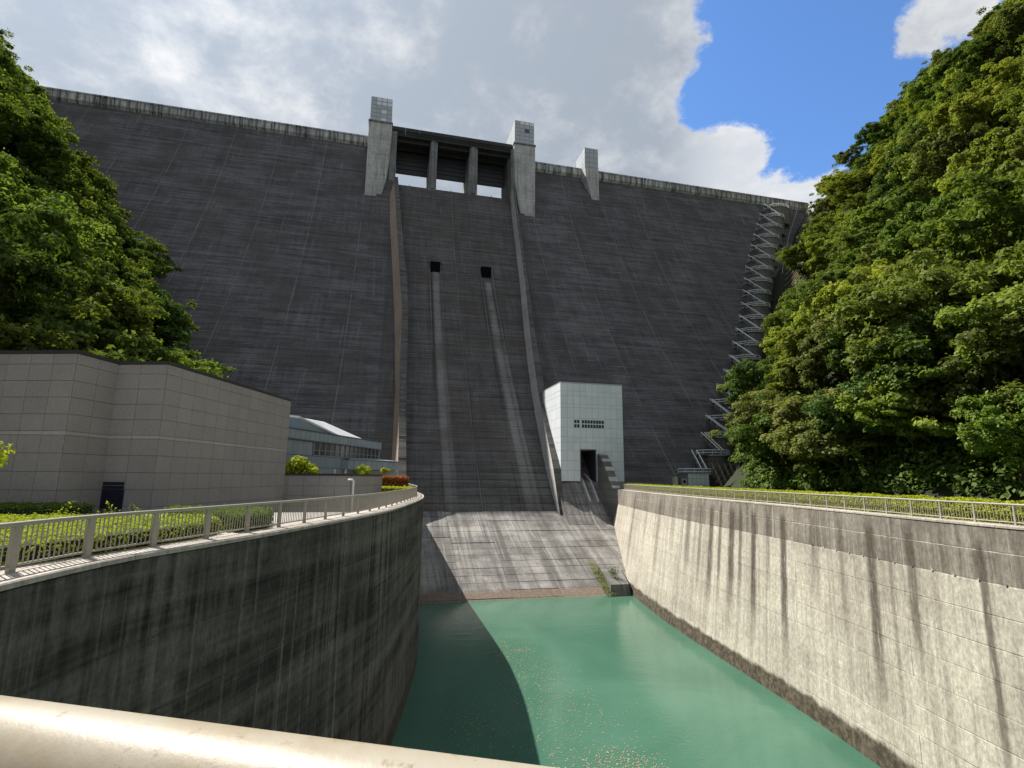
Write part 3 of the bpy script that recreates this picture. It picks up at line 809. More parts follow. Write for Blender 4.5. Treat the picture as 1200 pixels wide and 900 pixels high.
# right bank terrace
V = []; Fc = []
for v in RT: V += [(v.x + .85, v.y, -2.06), (110, v.y, -2.06)]
V += [(47, 118, -2.06), (110, 118, -2.06)]
for i in range(len(V) // 2 - 1): Fc.append((2 * i, 2 * i + 1, 2 * i + 3, 2 * i + 2))
o = MB().add(V, Fc).build('right_terrace', M['grass']); o['kind'] = 'structure'


def hnoise(x_, y_, s_=1.0):
    return (math.sin(x_ * .071 * s_ + 1.3) * math.cos(y_ * .057 * s_ + .4) + .5 * math.sin(x_ * .17 * s_ + y_ * .13 * s_) + .25 * math.sin(x_ * .33 * s_ - y_ * .41 * s_ + 2))


def z_right(x_, y_):
    X0 = lin(y_, [-60, 50, 72, 95, 112, 150, 260], [49, 51.5, 56, 66, 79, 81, 84])
    z_ = -2.1 + 1.24 * max(0, x_ - X0)
    top = lin(y_, [-60, 60, 100, 130, 150, 165, 178, 190, 260], [125, 132, 140, 152, 168, 150, 122, 118, 118])
    if z_ > top: z_ = top + (z_ - top) * .12
    return z_ + max(0, min(1, (x_ - X0) / 12)) * 2.0 * hnoise(x_, y_)


def z_left(x_, y_):
    X0 = lin(y_, [-60, 30, 60, 100, 130, 260], [-25, -26, -25, -23, -23, -24])
    z_ = -3.7 + 1.20 * max(0, X0 - x_)
    top = 146
    if z_ > top: z_ = top + (z_ - top) * .2
    return z_ + max(0, min(1, (X0 - x_) / 12)) * 2.0 * hnoise(x_, y_)


def heightfield(name, x0, x1, y0, y1, step, fn):
    nx = int((x1 - x0) / step); ny = int((y1 - y0) / step)
    V = [(x0 + i * (x1 - x0) / nx, y0 + j * (y1 - y0) / ny, 0) for j in range(ny + 1) for i in range(nx + 1)]
    V = [(a, b_, fn(a, b_)) for a, b_, _ in V]
    Fc = [(j * (nx + 1) + i, j * (nx + 1) + i + 1, (j + 1) * (nx + 1) + i + 1, (j + 1) * (nx + 1) + i) for j in range(ny) for i in range(nx)]
    o = obj(name, mesh_from(name, V, Fc, M['hill'], True)); o['kind'] = 'structure'; return o


heightfield('right_hillside', 50, 300, -60, 260, 4, lambda a, b_: z_right(a, b_) - .3)
heightfield('left_hillside', -260, -23.5, -60, 260, 4, lambda a, b_: z_left(a, b_) - .3)


# ------------------------------------------------------------------ leaves
def leaf_mesh(name, C, Nn, size, mat, tone, aspect=.62):
    """one diamond-ish quad per leaf"""
    n = len(C); Nn = Nn / np.linalg.norm(Nn, axis=1, keepdims=True)
    ref = RNG.normal(size=(n, 3)); a = np.cross(Nn, ref); a /= np.linalg.norm(a, axis=1, keepdims=True) + 1e-9; b = np.cross(Nn, a)
    s_ = (size * RNG.uniform(.6, 1.35, (n, 1)))
    V = np.empty((n, 4, 3)); bend = Nn * s_ * .18
    V[:, 0] = C - a * s_; V[:, 1] = C - b * s_ * aspect + bend; V[:, 2] = C + a * s_; V[:, 3] = C + b * s_ * aspect + bend
    me = bpy.data.meshes.new(name); me.vertices.add(n * 4); me.vertices.foreach_set('co', V.ravel())
    me.loops.add(n * 4); me.loops.foreach_set('vertex_index', np.arange(n * 4, dtype=np.int32))
    me.polygons.add(n); me.polygons.foreach_set('loop_start', np.arange(0, n * 4, 4, dtype=np.int32)); me.polygons.foreach_set('loop_total', np.full(n, 4, np.int32))
    at_ = me.attributes.new('tone', 'FLOAT', 'FACE'); at_.data.foreach_set('value', np.clip(tone, 0, 1).astype(np.float32))
    me.update(); me.validate(); me.materials.append(mat)
    return me


def crown_mesh(name, mat, H, R, style, nblob, nleaf, lsz):
    Cs, Ns, T = [], [], []
    limbs = []
    for i in range(15):
        an = 2.4 * i + RNG.uniform(-.5, .5); el = np.arcsin(RNG.uniform(-.55, 1.0)); k = RNG.uniform(.62, 1.0)
        limbs.append((np.array([R * k * np.cos(el) * np.cos(an), R * k * np.cos(el) * np.sin(an), H * .56 + H * .42 * k * np.sin(el)]), RNG.uniform(.15, .85)))
    for i in range(nblob):
        tc = RNG.uniform(.25, .75)
        # blob centres spread through the crown shell
        if style == 'cone':
            h = RNG.uniform(0.0, 1.0) ** .8; rr = R * (1 - h) ** .85 * RNG.uniform(.55, 1.0) + .2; an = RNG.uniform(0, 2 * np.pi)
            c = np.array([rr * np.cos(an), rr * np.sin(an), H * (.12 + .88 * h)]); rb = R * RNG.uniform(.24, .36) * (1.15 - .6 * h); fl = .55
        else:
            lc, tc = limbs[i % len(limbs)]; sp = R * (.30 if style == 'layer' else .22)
            c = lc + RNG.normal(size=3) * np.array([sp, sp, sp * (.35 if style == 'layer' else .75)])
            rb = R * RNG.uniform(.11, .23); fl = .42 if style == 'layer' else .75
        d = RNG.normal(size=(nleaf, 3)); d /= np.linalg.norm(d, axis=1, keepdims=True); d[:, 2] = np.where(d[:, 2] < -.25, -d[:, 2], d[:, 2])
        rad = rb * RNG.uniform(.55, 1.08, (nleaf, 1)) ** .6
        p_ = c + d * rad * np.array([1, 1, fl])
        nn = d * np.array([1, 1, 1.3]) + np.array([0, 0, .55]) + RNG.normal(size=(nleaf, 3)) * .55
        Cs.append(p_); Ns.append(nn); T.append(np.clip(RNG.normal(tc, .24, nleaf), 0, 1))
    # sprigs that break the outline
    n2 = nblob * 10; d = RNG.normal(size=(n2, 3)); d /= np.linalg.norm(d, axis=1, keepdims=True); d[:, 2] = np.abs(d[:, 2])
    base = np.concatenate(Cs)[RNG.integers(0, nblob * nleaf, n2)]
    Cs.append(base + d * R * .10); Ns.append(d + RNG.normal(size=(n2, 3)) * .6); T.append(RNG.uniform(.3, 1, n2))
    return leaf_mesh(name, np.concatenate(Cs), np.concatenate(Ns), lsz, mat, np.concatenate(T))


def trunk_mesh(name, H, R, r0):
    mb = MB(); mb.tube([(0, 0, -1.2), (.1, 0, H * .25), (-.05, .12, H * .5), (.1, .05, H * .85)], r0, 8, r0 * .25)
    for i in range(7):
        a = i * 2.4 + .5; h0 = H * (.25 + .07 * i); L_ = R * (.85 - .06 * i)
        mb.tube([(0, .05, h0), (L_ * .5 * math.cos(a), L_ * .5 * math.sin(a), h0 + L_ * .35), (L_ * math.cos(a), L_ * math.sin(a), h0 + L_ * .5)], r0 * .42, 5, r0 * .1)
    return mesh_from(name, mb.V, mb.F, M['bark'])


KINDS = [  # name, material, H, R, style, blobs, leaves, leaf size
    ('broadleaf', 'leaf_a', 9.5, 4.7, 'round', 150, 120, .19), ('lime', 'leaf_b', 8.5, 4.4, 'round', 140, 120, .19), ('dark', 'leaf_c', 10.5, 4.6, 'round', 150, 120, .185),
    ('maple', 'leaf_a', 9.0, 5.0, 'layer', 150, 120, .185), ('olive', 'leaf_d', 9.0, 4.6, 'round', 140, 120, .185), ('cedar', 'leaf_c', 13.0, 3.6, 'cone', 130, 120, .185), ('limemaple', 'leaf_b', 8.5, 4.8, 'layer', 140, 120, .185), ('oak', 'leaf_a', 11.0, 5.3, 'round', 180, 120, .20)]
KM = []
for nm, mt, H, R_, stl, nb_, nl, ls in KINDS:
    KM.append((crown_mesh('crown_' + nm, M[mt], H, R_, stl, nb_, nl, ls), trunk_mesh('trunk_' + nm, H, R_, .26), H, R_))
DESC = ['mid green broadleaf tree', 'yellow-green broadleaf tree', 'dark evergreen broadleaf tree', 'mid green maple with layered branches', 'olive green broadleaf tree', 'pointed dark cedar', 'yellow-green maple with layered branches', 'large spreading green tree']


def plant_tree(k, x_, y_, z_, sc, rz, label, group, tilt=(0, 0), cat='tree', name='hillside_tree'):
    cm, tm, H, R_ = KM[k]
    r_ = thing(name, label, cat, (x_, y_, z_), group); r_.scale = (sc * random.uniform(.9, 1.12), sc * random.uniform(.9, 1.12), sc * random.uniform(.88, 1.15)); r_.rotation_euler = (tilt[0], tilt[1], rz)
    obj('crown', cm, r_); obj('trunk', tm, r_)
    return r_


def in_view(x_, y_, z_, m_=60):
    v = Vector((x_, y_, z_)); d = v.dot(_f)
    if d < 1: return False
    px_ = 600 + F_PX * v.dot(_r) / d; py_ = 450 - F_PX * v.dot(_uu) / d
    return -m_ < px_ < 1200 + m_ and -m_ < py_ < 900 + m_


def scatter(fn, xr, yr, spacing, keep, nmax):
    pts = []; tries = 0; rs = random.Random(5)
    while len(pts) < nmax and tries < 30000:
        tries += 1; x_ = rs.uniform(*xr); y_ = rs.uniform(*yr)
        if not keep(x_, y_): continue
        z_ = fn(x_, y_)
        if not in_view(x_, y_, z_ + 4, 70): continue
        d = math.hypot(x_, y_); sp = spacing(x_, y_, d)
        if all((x_ - a) ** 2 + (y_ - b_) ** 2 + .25 * (z_ - c) ** 2 > sp * sp for a, b_, c in pts): pts.append((x_, y_, z_))
    return pts


# right hillside wood
def keep_r(x_, y_):
    X0 = lin(y_, [-60, 50, 72, 95, 112, 150, 260], [49, 51.5, 56, 66, 79, 81, 84])
    if x_ < X0 + (.5 if y_ < 80 else 4.5): return False
    z_ = z_right(x_, y_)
    if y_ > prof(min(z_, 124)) - 13 and z_ < 125: return False            # keep the stairway along the dam clear
    if y_ > 196: return False
    return True


ptsR = scatter(z_right, (50, 290), (10, 205), lambda x_, y_, d: 5.2 + .012 * d, keep_r, 180)
rs = random.Random(21)
for k in range(11):                       # the front row along the terrace
    y_ = 22 + k * 5.6 + rs.uniform(-1, 1); x_ = lin(y_, [-60, 50, 72, 95, 112], [49, 51.5, 56, 66, 79]) + rs.uniform(1.5, 4.5)
    ptsR.append((x_, y_, z_right(x_, y_)))
for (x_, y_, z_) in ptsR:
    k = rs.choices(range(8), (5, 5, 2.2, 2.5, 4, .7, 2.5, 3))[0]
    if k == 5 and z_ > 60: k = 4
    if z_ < 9 and rs.random() < .5: k = rs.choice((2, 0, 2, 4))
    band = 'low on the right hillside' if z_ < 25 else 'halfway up the right hillside' if z_ < 75 else 'high on the right hillside'
    lab = f'{DESC[k]} growing {band}'
    plant_tree(k, x_, y_, z_ - .5, rs.uniform(.75, 1.4), rs.uniform(0, 6.28), lab, 'right hillside: ' + lab, (rs.uniform(-.08, .08), -rs.uniform(.02, .22)))


# left hillside wood
def keep_l(x_, y_):
    X0 = lin(y_, [-60, 30, 60, 100, 130, 260], [-25, -26, -25, -23, -23, -24])
    if x_ > X0 - 2: return False
    z_ = z_left(x_, y_)
    if z_ < 121 and y_ > prof(z_) - 4: return False
    return y_ < 215


ptsL = scatter(z_left, (-190, -25), (25, 215), lambda x_, y_, d: 5.4 + .010 * d, keep_l, 108)
for (x_, y_, z_) in ptsL:
    k = rs.choices(range(8), (3, .5, 5, 5, 1.5, .3, .8, 3))[0]  # darker kinds favoured here, putting the backlit shade into leaf colour
    band = 'low on the left slope' if z_ < 25 else 'halfway up the left slope' if z_ < 75 else 'high on the left slope'
    lab = f'{DESC[k]} growing {band} beside the dam'
    plant_tree(k, x_, y_, z_ - .5, rs.uniform(.9, 1.35), rs.uniform(0, 6.28), lab, 'left slope: ' + lab, (rs.uniform(-.08, .08), rs.uniform(.02, .2)))


# low bushes and saplings that close the gaps between the trees
def undergrowth(name, label, fn, keep, xr, yr, nb_, mat):
    rs_ = random.Random(9); Cs = []; Ns = []; T = []; tries = 0; k = 0
    while k < nb_ and tries < 60000:
        tries += 1; x_ = rs_.uniform(*xr); y_ = rs_.uniform(*yr)
        if not keep(x_, y_): continue
        z_ = fn(x_, y_)
        if not in_view(x_, y_, z_ + 1, 30): continue
        k += 1; rb = rs_.uniform(.9, 2.2); n_ = 56
        e = RNG.normal(size=(n_, 3)); e /= np.linalg.norm(e, axis=1, keepdims=True); e[:, 2] = np.abs(e[:, 2])
        Cs.append(np.array([x_, y_, z_ + .2]) + e * rb * RNG.uniform(.6, 1.05, (n_, 1)) * np.array([1, 1, .9])); Ns.append(e + RNG.normal(size=(n_, 3)) * .5 + np.array([0, 0, .4])); T.append(np.clip(RNG.normal(rs_.uniform(.2, .8), .2, n_), 0, 1))
    Cs = np.concatenate(Cs)
    return tag(obj(name, leaf_mesh(name, Cs, np.concatenate(Ns), .30, mat, np.concatenate(T))), label, 'undergrowth', kind='stuff')


undergrowth('undergrowth', 'mass of low bushes covering the ground between the trees on the right hillside', z_right, keep_r, (50, 260), (10, 200), 2600, M['leaf_a'])
def foot_r(x_, y_): return keep_r(x_, y_) and z_right(x_, y_) < 9
undergrowth('undergrowth', 'dark bushes crowding the foot of the right hill behind the hedge', z_right, foot_r, (50, 80), (12, 104), 900, M['leaf_c'])
undergrowth('undergrowth', 'mass of low bushes covering the ground between the trees on the left slope', z_left, keep_l, (-190, -25), (25, 215), 1500, M['leaf_c'])


# ------------------------------------------------------------------ railings
def railing(name, label, path, z0, h, bal_max, post_w, mat, every, bal_n):
    root = thing(name, label, 'railing', (path[0].x, path[0].y, z0)); inv = Matrix.Translation(-Vector(root.location))
    P3 = [Vector((v.x, v.y, 0)) for v in path]
    mb = MB()
    for hh, rr, nm in ((h, .05, 'top_rail'), (.13, .028, 'bottom_rail')):
        mb = MB(); mb.tube([v + Vector((0, 0, z0 + hh)) for v in P3], rr, 8); o = mb.build(nm, mat, root, True); o.matrix_parent_inverse = inv
    pm = MB(); pm.hexa([(-post_w / 2, -.04, -.02), (post_w / 2, -.04, -.02), (post_w / 2, .04, -.02), (-post_w / 2, .04, -.02)], [(-post_w / 2.6, -.03, h), (post_w / 2.6, -.03, h), (post_w / 2.6, .03, h), (-post_w / 2.6, .03, h)])
    pm = mesh_from('post', pm.V, pm.F, mat)
    bm_ = MB(); bm_.box(-.011, .011, -.011, .011, .13, h - .03); bV, bF = bm_.V, bm_.F; bm_ = mesh_from('baluster', bV, bF, mat)
    near = []; far = MB()
    for i in range(0, len(P3), every):
        tg = (P3[min(i + 1, len(P3) - 1)] - P3[max(i - 1, 0)]); a = math.atan2(tg.y, tg.x)
        o = obj('post', pm, root); o.location = P3[i] + Vector((0, 0, z0)) - Vector(root.location); o.rotation_euler = (0, 0, a)
        if i + every < len(P3):
            for k in range(1, bal_n):
                u = i + every * k / bal_n; j = int(u); q = P3[j].lerp(P3[min(j + 1, len(P3) - 1)], u - j); near.append((q, a))
    near.sort(key=lambda q: (0 if in_view(q[0].x, q[0].y, z0 + .5, 5) else 1, q[0].length))
    for k, (q, a) in enumerate(near):
        if k < bal_max:
            o = obj('baluster', bm_, root); o.location = q + Vector((0, 0, z0)) - Vector(root.location); o.rotation_euler = (0, 0, a)
        else: far.add([(v[0] + q.x, v[1] + q.y, v[2] + z0) for v in bV], bF)
    if far.V:
        o = far.build('baluster_run', mat, root); o.matrix_parent_inverse = inv; o['kind'] = 'stuff'
    return root


LR_path = [v for v in offset2d(LT, .72)]
# resample the railing line at post spacing / 4
def resample(P, step):
    d = [0]
    for a, b_ in zip(P, P[1:]): d.append(d[-1] + (b_ - a).length)
    n = round(d[-1] / step); r_ = []; j = 0
    for k in range(n + 1):
        s_ = d[-1] * k / n
        while j < len(d) - 2 and d[j + 1] < s_: j += 1
        r_.append(P[j].lerp(P[j + 1], (s_ - d[j]) / (d[j + 1] - d[j])))
    return r_


railing('left_wall_railing', 'beige metal railing with thin balusters along the left retaining wall', resample([v for v in LR_path if -6 < v.y < 100], .5125), -2.0, .96, 300, .17, M['railpaint'], 4, 15)
RRp = resample([v for v in offset2d(RT, -.55) if v.y < 99.5], .5125)
railing('right_wall_railing', 'pale metal railing in front of the long hedge on the right retaining wall', RRp, -2.0, .96, 0, .10, M['railpaint'], 4, 12)


# ------------------------------------------------------------------ hedges and shrubs
def hedge_poly(name, label, cat, poly, z0, h, nleaf, lsz, mat, core, hz=.06, group=None):
    """clipped hedge over a plan polygon (CCW)"""
    root = thing(name, label, cat, (poly[0][0], poly[0][1], z0), group); inv = Matrix.Translation(-Vector(root.location))
    n = len(poly); mb = MB(); cx = sum(q[0] for q in poly) / n; cy = sum(q[1] for q in poly) / n
    def shr(q, k):
        v = Vector((cx - q[0], cy - q[1])); v = v.normalized() * k; return (q[0] + v.x, q[1] + v.y)
    inn = [shr(q, .10) for q in poly]
    mb.add([(*q, z0) for q in inn] + [(*q, z0 + h - .08) for q in inn], [tuple(range(2 * n - 1, n - 1, -1))[::-1]] + [(i, (i + 1) % n, n + (i + 1) % n, n + i) for i in range(n)])
    o = mb.build('branches', core, root); o.matrix_parent_inverse = inv
    # top leaves by fan triangulation, side leaves by edges
    tris = [((cx, cy), poly[i], poly[(i + 1) % n]) for i in range(n)]
    ar = np.array([abs((b_[0] - a[0]) * (c[1] - a[1]) - (c[0] - a[0]) * (b_[1] - a[1])) / 2 for a, b_, c in tris])
    per = np.array([math.hypot(poly[(i + 1) % n][0] - poly[i][0], poly[(i + 1) % n][1] - poly[i][1]) * h for i in range(n)])
    wts = np.concatenate([ar, per * 1.1]); pick = RNG.choice(2 * n, nleaf, p=wts / wts.sum())
    u = RNG.uniform(0, 1, nleaf); v = RNG.uniform(0, 1, nleaf); fl = u + v > 1; u2 = np.where(fl, 1 - u, u); v2 = np.where(fl, 1 - v, v)
    C = np.zeros((nleaf, 3)); Nn = np.zeros((nleaf, 3))
    for i in range(n):
        a, b_, c = tris[i]; s_ = pick == i
        C[s_, 0] = a[0] + u2[s_] * (b_[0] - a[0]) + v2[s_] * (c[0] - a[0]); C[s_, 1] = a[1] + u2[s_] * (b_[1] - a[1]) + v2[s_] * (c[1] - a[1])
        lum = .05 * np.sin(C[s_, 0] * 3.1) * np.cos(C[s_, 1] * 2.7) + .03 * np.sin(C[s_, 0] * 7 + C[s_, 1] * 9)
        C[s_, 2] = z0 + h + lum + RNG.normal(0, hz * .5, s_.sum()); Nn[s_] = (0, 0, 1)
        s_ = pick == n + i; p0, p1 = poly[i], poly[(i + 1) % n]; L_ = math.hypot(p1[0] - p0[0], p1[1] - p0[1]) + 1e-9
        nx, ny = (p1[1] - p0[1]) / L_, -(p1[0] - p0[0]) / L_
        jt = RNG.normal(0, hz * .6, s_.sum())
        C[s_, 0] = p0[0] + u[s_] * (p1[0] - p0[0]) + nx * jt; C[s_, 1] = p0[1] + u[s_] * (p1[1] - p0[1]) + ny * jt; C[s_, 2] = z0 + .02 + v[s_] * h
        Nn[s_] = (nx, ny, .4)
    Nn += RNG.normal(size=(nleaf, 3)) * .45
    # stray shoots
    k = nleaf // 40; idx = RNG.integers(0, nleaf, k); C[idx, 2] += RNG.uniform(0, hz * 2.2, k)
    me = leaf_mesh('leaves', C, Nn, lsz, mat, RNG.uniform(0, 1, nleaf))
    o = obj('leaves', me, root); o.matrix_parent_inverse = inv
    return root


hedge_poly('lime_hedge', 'low clipped lime green hedge behind the left railing', 'hedge', [(-9.6, 9.5), (-7.95, 13.4), (-7.15, 15.3), (-6.3, 17.4), (-5.6, 19.4), (-5.4, 20.8), (-6.4, 22.6), (-8.4, 23.2), (-13, 23.2), (-20, 22.5), (-20, 10)], -2.06, .55, 42000, .042, M['leaf_hedge'], M['hill'], .05)
hedge_poly('green_hedge', 'darker green hedge end beside the plaza steps', 'hedge', [(-8.0, 23.6), (-5.9, 22.7), (-5.0, 21.0), (-4.3, 22.6), (-4.6, 25.5), (-6.4, 27.4), (-9.0, 26.6)], -2.06, .62, 12000, .045, M['leaf_hedge_g'], M['hill'], .06)
hedge_poly('dark_ground_hedge', 'strip of dark green ground cover against the granite building', 'hedge', [(-30, 31.5), (-16.4, 31.5), (-14.6, 32.7), (-17.2, 34.2), (-30, 34.6)], -2.06, .45, 9000, .06, M['leaf_hedge_g'], M['hill'], .08)
# long hedge on the right wall
hp = [v for v in offset2d(RT, -1.0) if 8 < v.y < 98]; hq = [v for v in offset2d(RT, -2.6) if 8 < v.y < 98]
root = thing('long_hedge', 'long clipped bright green hedge on top of the right retaining wall', 'hedge', (hp[0].x, hp[0].y, -2.06)); inv = Matrix.Translation(-Vector(root.location))
mb = MB(); V = []; Fc = []
for a, b_ in zip(hp, hq): V += [(a.x + .1, a.y, -2.06), (a.x + .1, a.y, -1.05), (b_.x - .1, b_.y, -1.0), (b_.x - .1, b_.y, -2.06)]
for i in range(len(hp) - 1):
    k = 4 * i; Fc += [(k, k + 4, k + 5, k + 1), (k + 1, k + 5, k + 6, k + 2), (k + 2, k + 6, k + 7, k + 3)]
o = MB().add(V, Fc).build('branches', M['hill'], root); o.matrix_parent_inverse = inv
NL = 60000; A = np.array([(v.x, v.y) for v in hp]); B = np.array([(v.x, v.y) for v in hq])
prob = 1 / (np.hypot(A[:-1, 0], A[:-1, 1]) ** .8); ii = RNG.choice(len(hp) - 1, NL, p=prob / prob.sum()); u = RNG.uniform(0, 1, (NL, 1)); wv_ = RNG.uniform(0, 1, (NL, 1))
a_ = A[ii] * (1 - u) + A[ii + 1] * u; b2 = B[ii] * (1 - u) + B[ii + 1] * u; side_ = RNG.uniform(0, 1, NL) < .45
xy = np.where(side_[:, None], a_, a_ * (1 - wv_) + b2 * wv_)
hh = 1.05 + .07 * np.sin(a_[:, 1] * 1.7) + .05 * np.sin(a_[:, 1] * 4.3 + 1)
zc = np.where(side_, -2.0 + RNG.uniform(0, 1, NL) * hh, -2.05 + hh + RNG.normal(0, .04, NL))
Cc = np.column_stack([xy + RNG.normal(0, .05, (NL, 2)), zc]); Nn = np.where(side_[:, None], np.array([-1, -.2, .5]), np.array([0, 0, 1.])) + RNG.normal(size=(NL, 3)) * .5
o = obj('leaves', leaf_mesh('leaves', Cc, Nn, .065, M['leaf_hedge'], RNG.uniform(0, 1, NL)), root); o.matrix_parent_inverse = inv

# red-leaved and lime hedges at the far end of the left wall
hedge_poly('red_hedge', 'clipped hedge with reddish leaves near the far end of the left railing', 'hedge', [(-.4, 65.5), (2.9, 65.5), (3.0, 69.5), (-.4, 69.5)], -3.6, 3.5, 9000, .10, M['leaf_red'], M['hill'], .12)
hedge_poly('lime_hedge', 'small lime green hedge in front of the red-leaved hedge', 'hedge', [(-.5, 61.0), (3.2, 61.0), (3.3, 64.8), (-.5, 64.8)], -3.6, 2.35, 7000, .09, M['leaf_hedge'], M['hill'], .10)


def small_tree(x_, y_, z0, H, R_, mat, label, n=1500, lsz=.12, trunk=True):
    r_ = thing('small_tree', label, 'tree', (x_, y_, z0))
    Cs = []; Ns = []
    for i in range(16):
        d = RNG.normal(size=3); d /= np.linalg.norm(d); d[2] = abs(d[2]) * .9 - .15; c = d * R_ * RNG.uniform(.3, .85) + np.array([0, 0, H - R_])
        e = RNG.normal(size=(n // 16, 3)); e /= np.linalg.norm(e, axis=1, keepdims=True)
        Cs.append(c + e * R_ * .34 * RNG.uniform(.5, 1, (len(e), 1))); Ns.append(e + np.array([0, 0, .7]) + RNG.normal(size=e.shape) * .4)
    Cs = np.concatenate(Cs); obj('crown', leaf_mesh('crown', Cs, np.concatenate(Ns), lsz, mat, RNG.uniform(0, 1, len(Cs))), r_)
    mb = MB(); mb.tube([(0, 0, -.1), (.05, 0, H * .45), (0, .05, H * .8)], .09, 7, .03)
    for a in (0.4, 2.3, 4.4): mb.tube([(.03, 0, H * .42), (R_ * .5 * math.cos(a), R_ * .5 * math.sin(a), H * .72)], .045, 5, .015)
    mb.build('trunk', M['bark'], r_)
    return r_


small_tree(-8.2, 58.0, -3.6, 6.0, 2.0, M['leaf_hedge'], 'bright green young tree rising behind the low granite wall, next to the big building', 2600, .15)
small_tree(-2.4, 70, -3.6, 5.2, 1.25, M['leaf_hedge'], 'small bright green tree in front of the metal canopy', 1200, .13)
small_tree(.25, 73, -3.6, 5.0, .75, M['leaf_hedge'], 'slim little tree beside the red-leaved hedge', 700, .11)
small_tree(-11.9, 19.2, -2.06, 3.4, .95, M['leaf_hedge'], 'lime green branch tip reaching in at the left edge over the railing', 1100, .07)
small_tree(-17.0, 76, -3.6, 11.2, 1.9, M['leaf_hedge_g'], 'young tree behind the metal-clad building', 1400, .15)
# weeds by the granite wall
wd = thing('wild_weeds', 'straggly pale weeds growing above the lime hedge', 'weeds', (-9.6, 23.0, -2.06)); mb = MB(); Cs = []; Ns = []
for i in range(26):
    a = RNG.uniform(0, 6.28); L_ = RNG.uniform(.5, 1.15); x0 = RNG.uniform(-2.4, 1.6); dx, dy = .35 * math.cos(a) * L_, .35 * math.sin(a) * L_
    mb.tube([(x0, 0, 0), (x0 + dx * .5, dy * .5, L_ * .7), (x0 + dx, dy, L_)], .008, 4, .003)
    for k in range(12):
        u_ = k / 12; Cs.append((x0 + dx * u_ + RNG.normal(0, .05), dy * u_ + RNG.normal(0, .05), L_ * (.3 + .7 * u_))); Ns.append(RNG.normal(size=3) + np.array([0, 0, .8]))
mb.build('stem', M['leaf_hedge_g'], wd); obj('leaves', leaf_mesh('leaves', np.array(Cs), np.array(Ns), .045, M['leaf_hedge'], RNG.uniform(0, 1, len(Cs))), wd)

# ------------------------------------------------------------------ granite building on the left
th = math.radians(73); U = Vector((math.cos(th), math.sin(th), 0)); Vd = Vector((math.sin(th), -math.cos(th), 0))    # U: away along the flank, Vd: to the right across the front
Bc = Vector((-13.6, 37.0, 0)); C_ = Bc + U * 16.46; A2 = Bc - Vd * 3.25; A1 = A2 - U * 3.04; A0 = A1 - Vd * 9.8
ZT = 7.05
gb = thing('granite_building', 'windowless grey granite-clad building with a zigzag front on the left', 'building', tuple(Bc + Vector((0, 0, -3.6)))); ginv = Matrix.Translation(-Vector(gb.location))
foot = [A0, A1, A2, Bc, C_, C_ - Vd * 14 , A0 + U * 19 - Vd * .1]
ring = [Vector((v.x, v.y, 0)) for v in foot]
mb = MB(); n = len(ring); mb.add([v + Vector((0, 0, -3.8)) for v in ring] + [v + Vector((0, 0, ZT - .18)) for v in ring], [tuple(range(n, 2 * n))] + [(i, (i + 1) % n, n + (i + 1) % n, n + i) for i in range(n)])
o = mb.build('wall', M['mortar'], gb); o.matrix_parent_inverse = ginv
rowsz = [ZT - .18]
for hgt in (.62, .97, .97, .97, .97): rowsz.append(rowsz[-1] - hgt)
bandz = (rowsz[-1] - .23, rowsz[-1]); rr2 = [bandz[0]]
for hgt in (1.02, 1.03, 1.03, 1.03, 1.03, .9): rr2.append(rr2[-1] - hgt)
shut = None
for P0, P1, ncol in ((A0, A1, 7), (A1, A2, 2), (A2, Bc, 2.3), (Bc, C_, 12)):
    d = (P1 - P0); L_ = d.length; dn = d / L_; w = L_ / ncol
    cuts = [0]
    while cuts[-1] + w < L_ - .05: cuts.append(cuts[-1] + w)
    cuts.append(L_)
    if ncol == 2.3: cuts = [0, 1.5, L_]
    spans = [(rowsz[i + 1], rowsz[i], 'stone_panel') for i in range(5)] + [(bandz[0], bandz[1], 'band_panel')] + [(rr2[i + 1], rr2[i], 'stone_panel') for i in range(6)]
    for a, b_ in zip(cuts, cuts[1:]):
        for z0, z1, nm in spans:
            if z1 < -2.4 and P0 is not Bc: continue
            if ncol == 2.3 and a == 0 and z0 < -1.0: continue
            q = [P0 + dn * a + Vector((0, 0, z0)), P0 + dn * b_ + Vector((0, 0, z0)), P0 + dn * b_ + Vector((0, 0, z1)), P0 + dn * a + Vector((0, 0, z1))]
            o = panel(nm, q, .035 + random.uniform(-.003, .003), .011, .006, M['granite'] if nm == 'stone_panel' else M['granite_lt'], gb); o.matrix_parent_inverse = ginv
# navy shutter in the corner
dn = (Bc - A2).normalized(); nrm = Vector((dn.y, -dn.x, 0))
q0 = A2 + dn * .04; mb = MB()
q = [q0 + Vector((0, 0, -2.1)), q0 + dn * 1.42 + Vector((0, 0, -2.1)), q0 + dn * 1.42 + Vector((0, 0, -.45)), q0 + Vector((0, 0, -.45))]
sh = bpy.data.objects.new('shutter', None); COL.objects.link(sh); sh.parent = gb; sh.matrix_parent_inverse = ginv
for k in range(7):
    za = -2.08 + k * .23
    o = panel('slat', [q0 + Vector((0, 0, za)), q0 + dn * 1.42 + Vector((0, 0, za)), q0 + dn * 1.42 + Vector((0, 0, za + .23)), q0 + Vector((0, 0, za + .23))], .05, .008, .015, M['louvre'], sh)
q = [q0 + Vector((0, 0, -.45)), q0 + dn * 1.46 + Vector((0, 0, -.45)), q0 + dn * 1.46 + Vector((0, 0, bandz[0] - 5.11 + 4.0)), q0 + Vector((0, 0, bandz[0] - 5.11 + 4.0))]
o = panel('stone_panel', [q0 + Vector((0, 0, -.45)), q0 + dn * 1.46 + Vector((0, 0, -.45)), q0 + dn * 1.46 + Vector((0, 0, rr2[3] - .0)), q0 + Vector((0, 0, rr2[3]))], .035, .011, .006, M['granite'], gb); o.matrix_parent_inverse = ginv
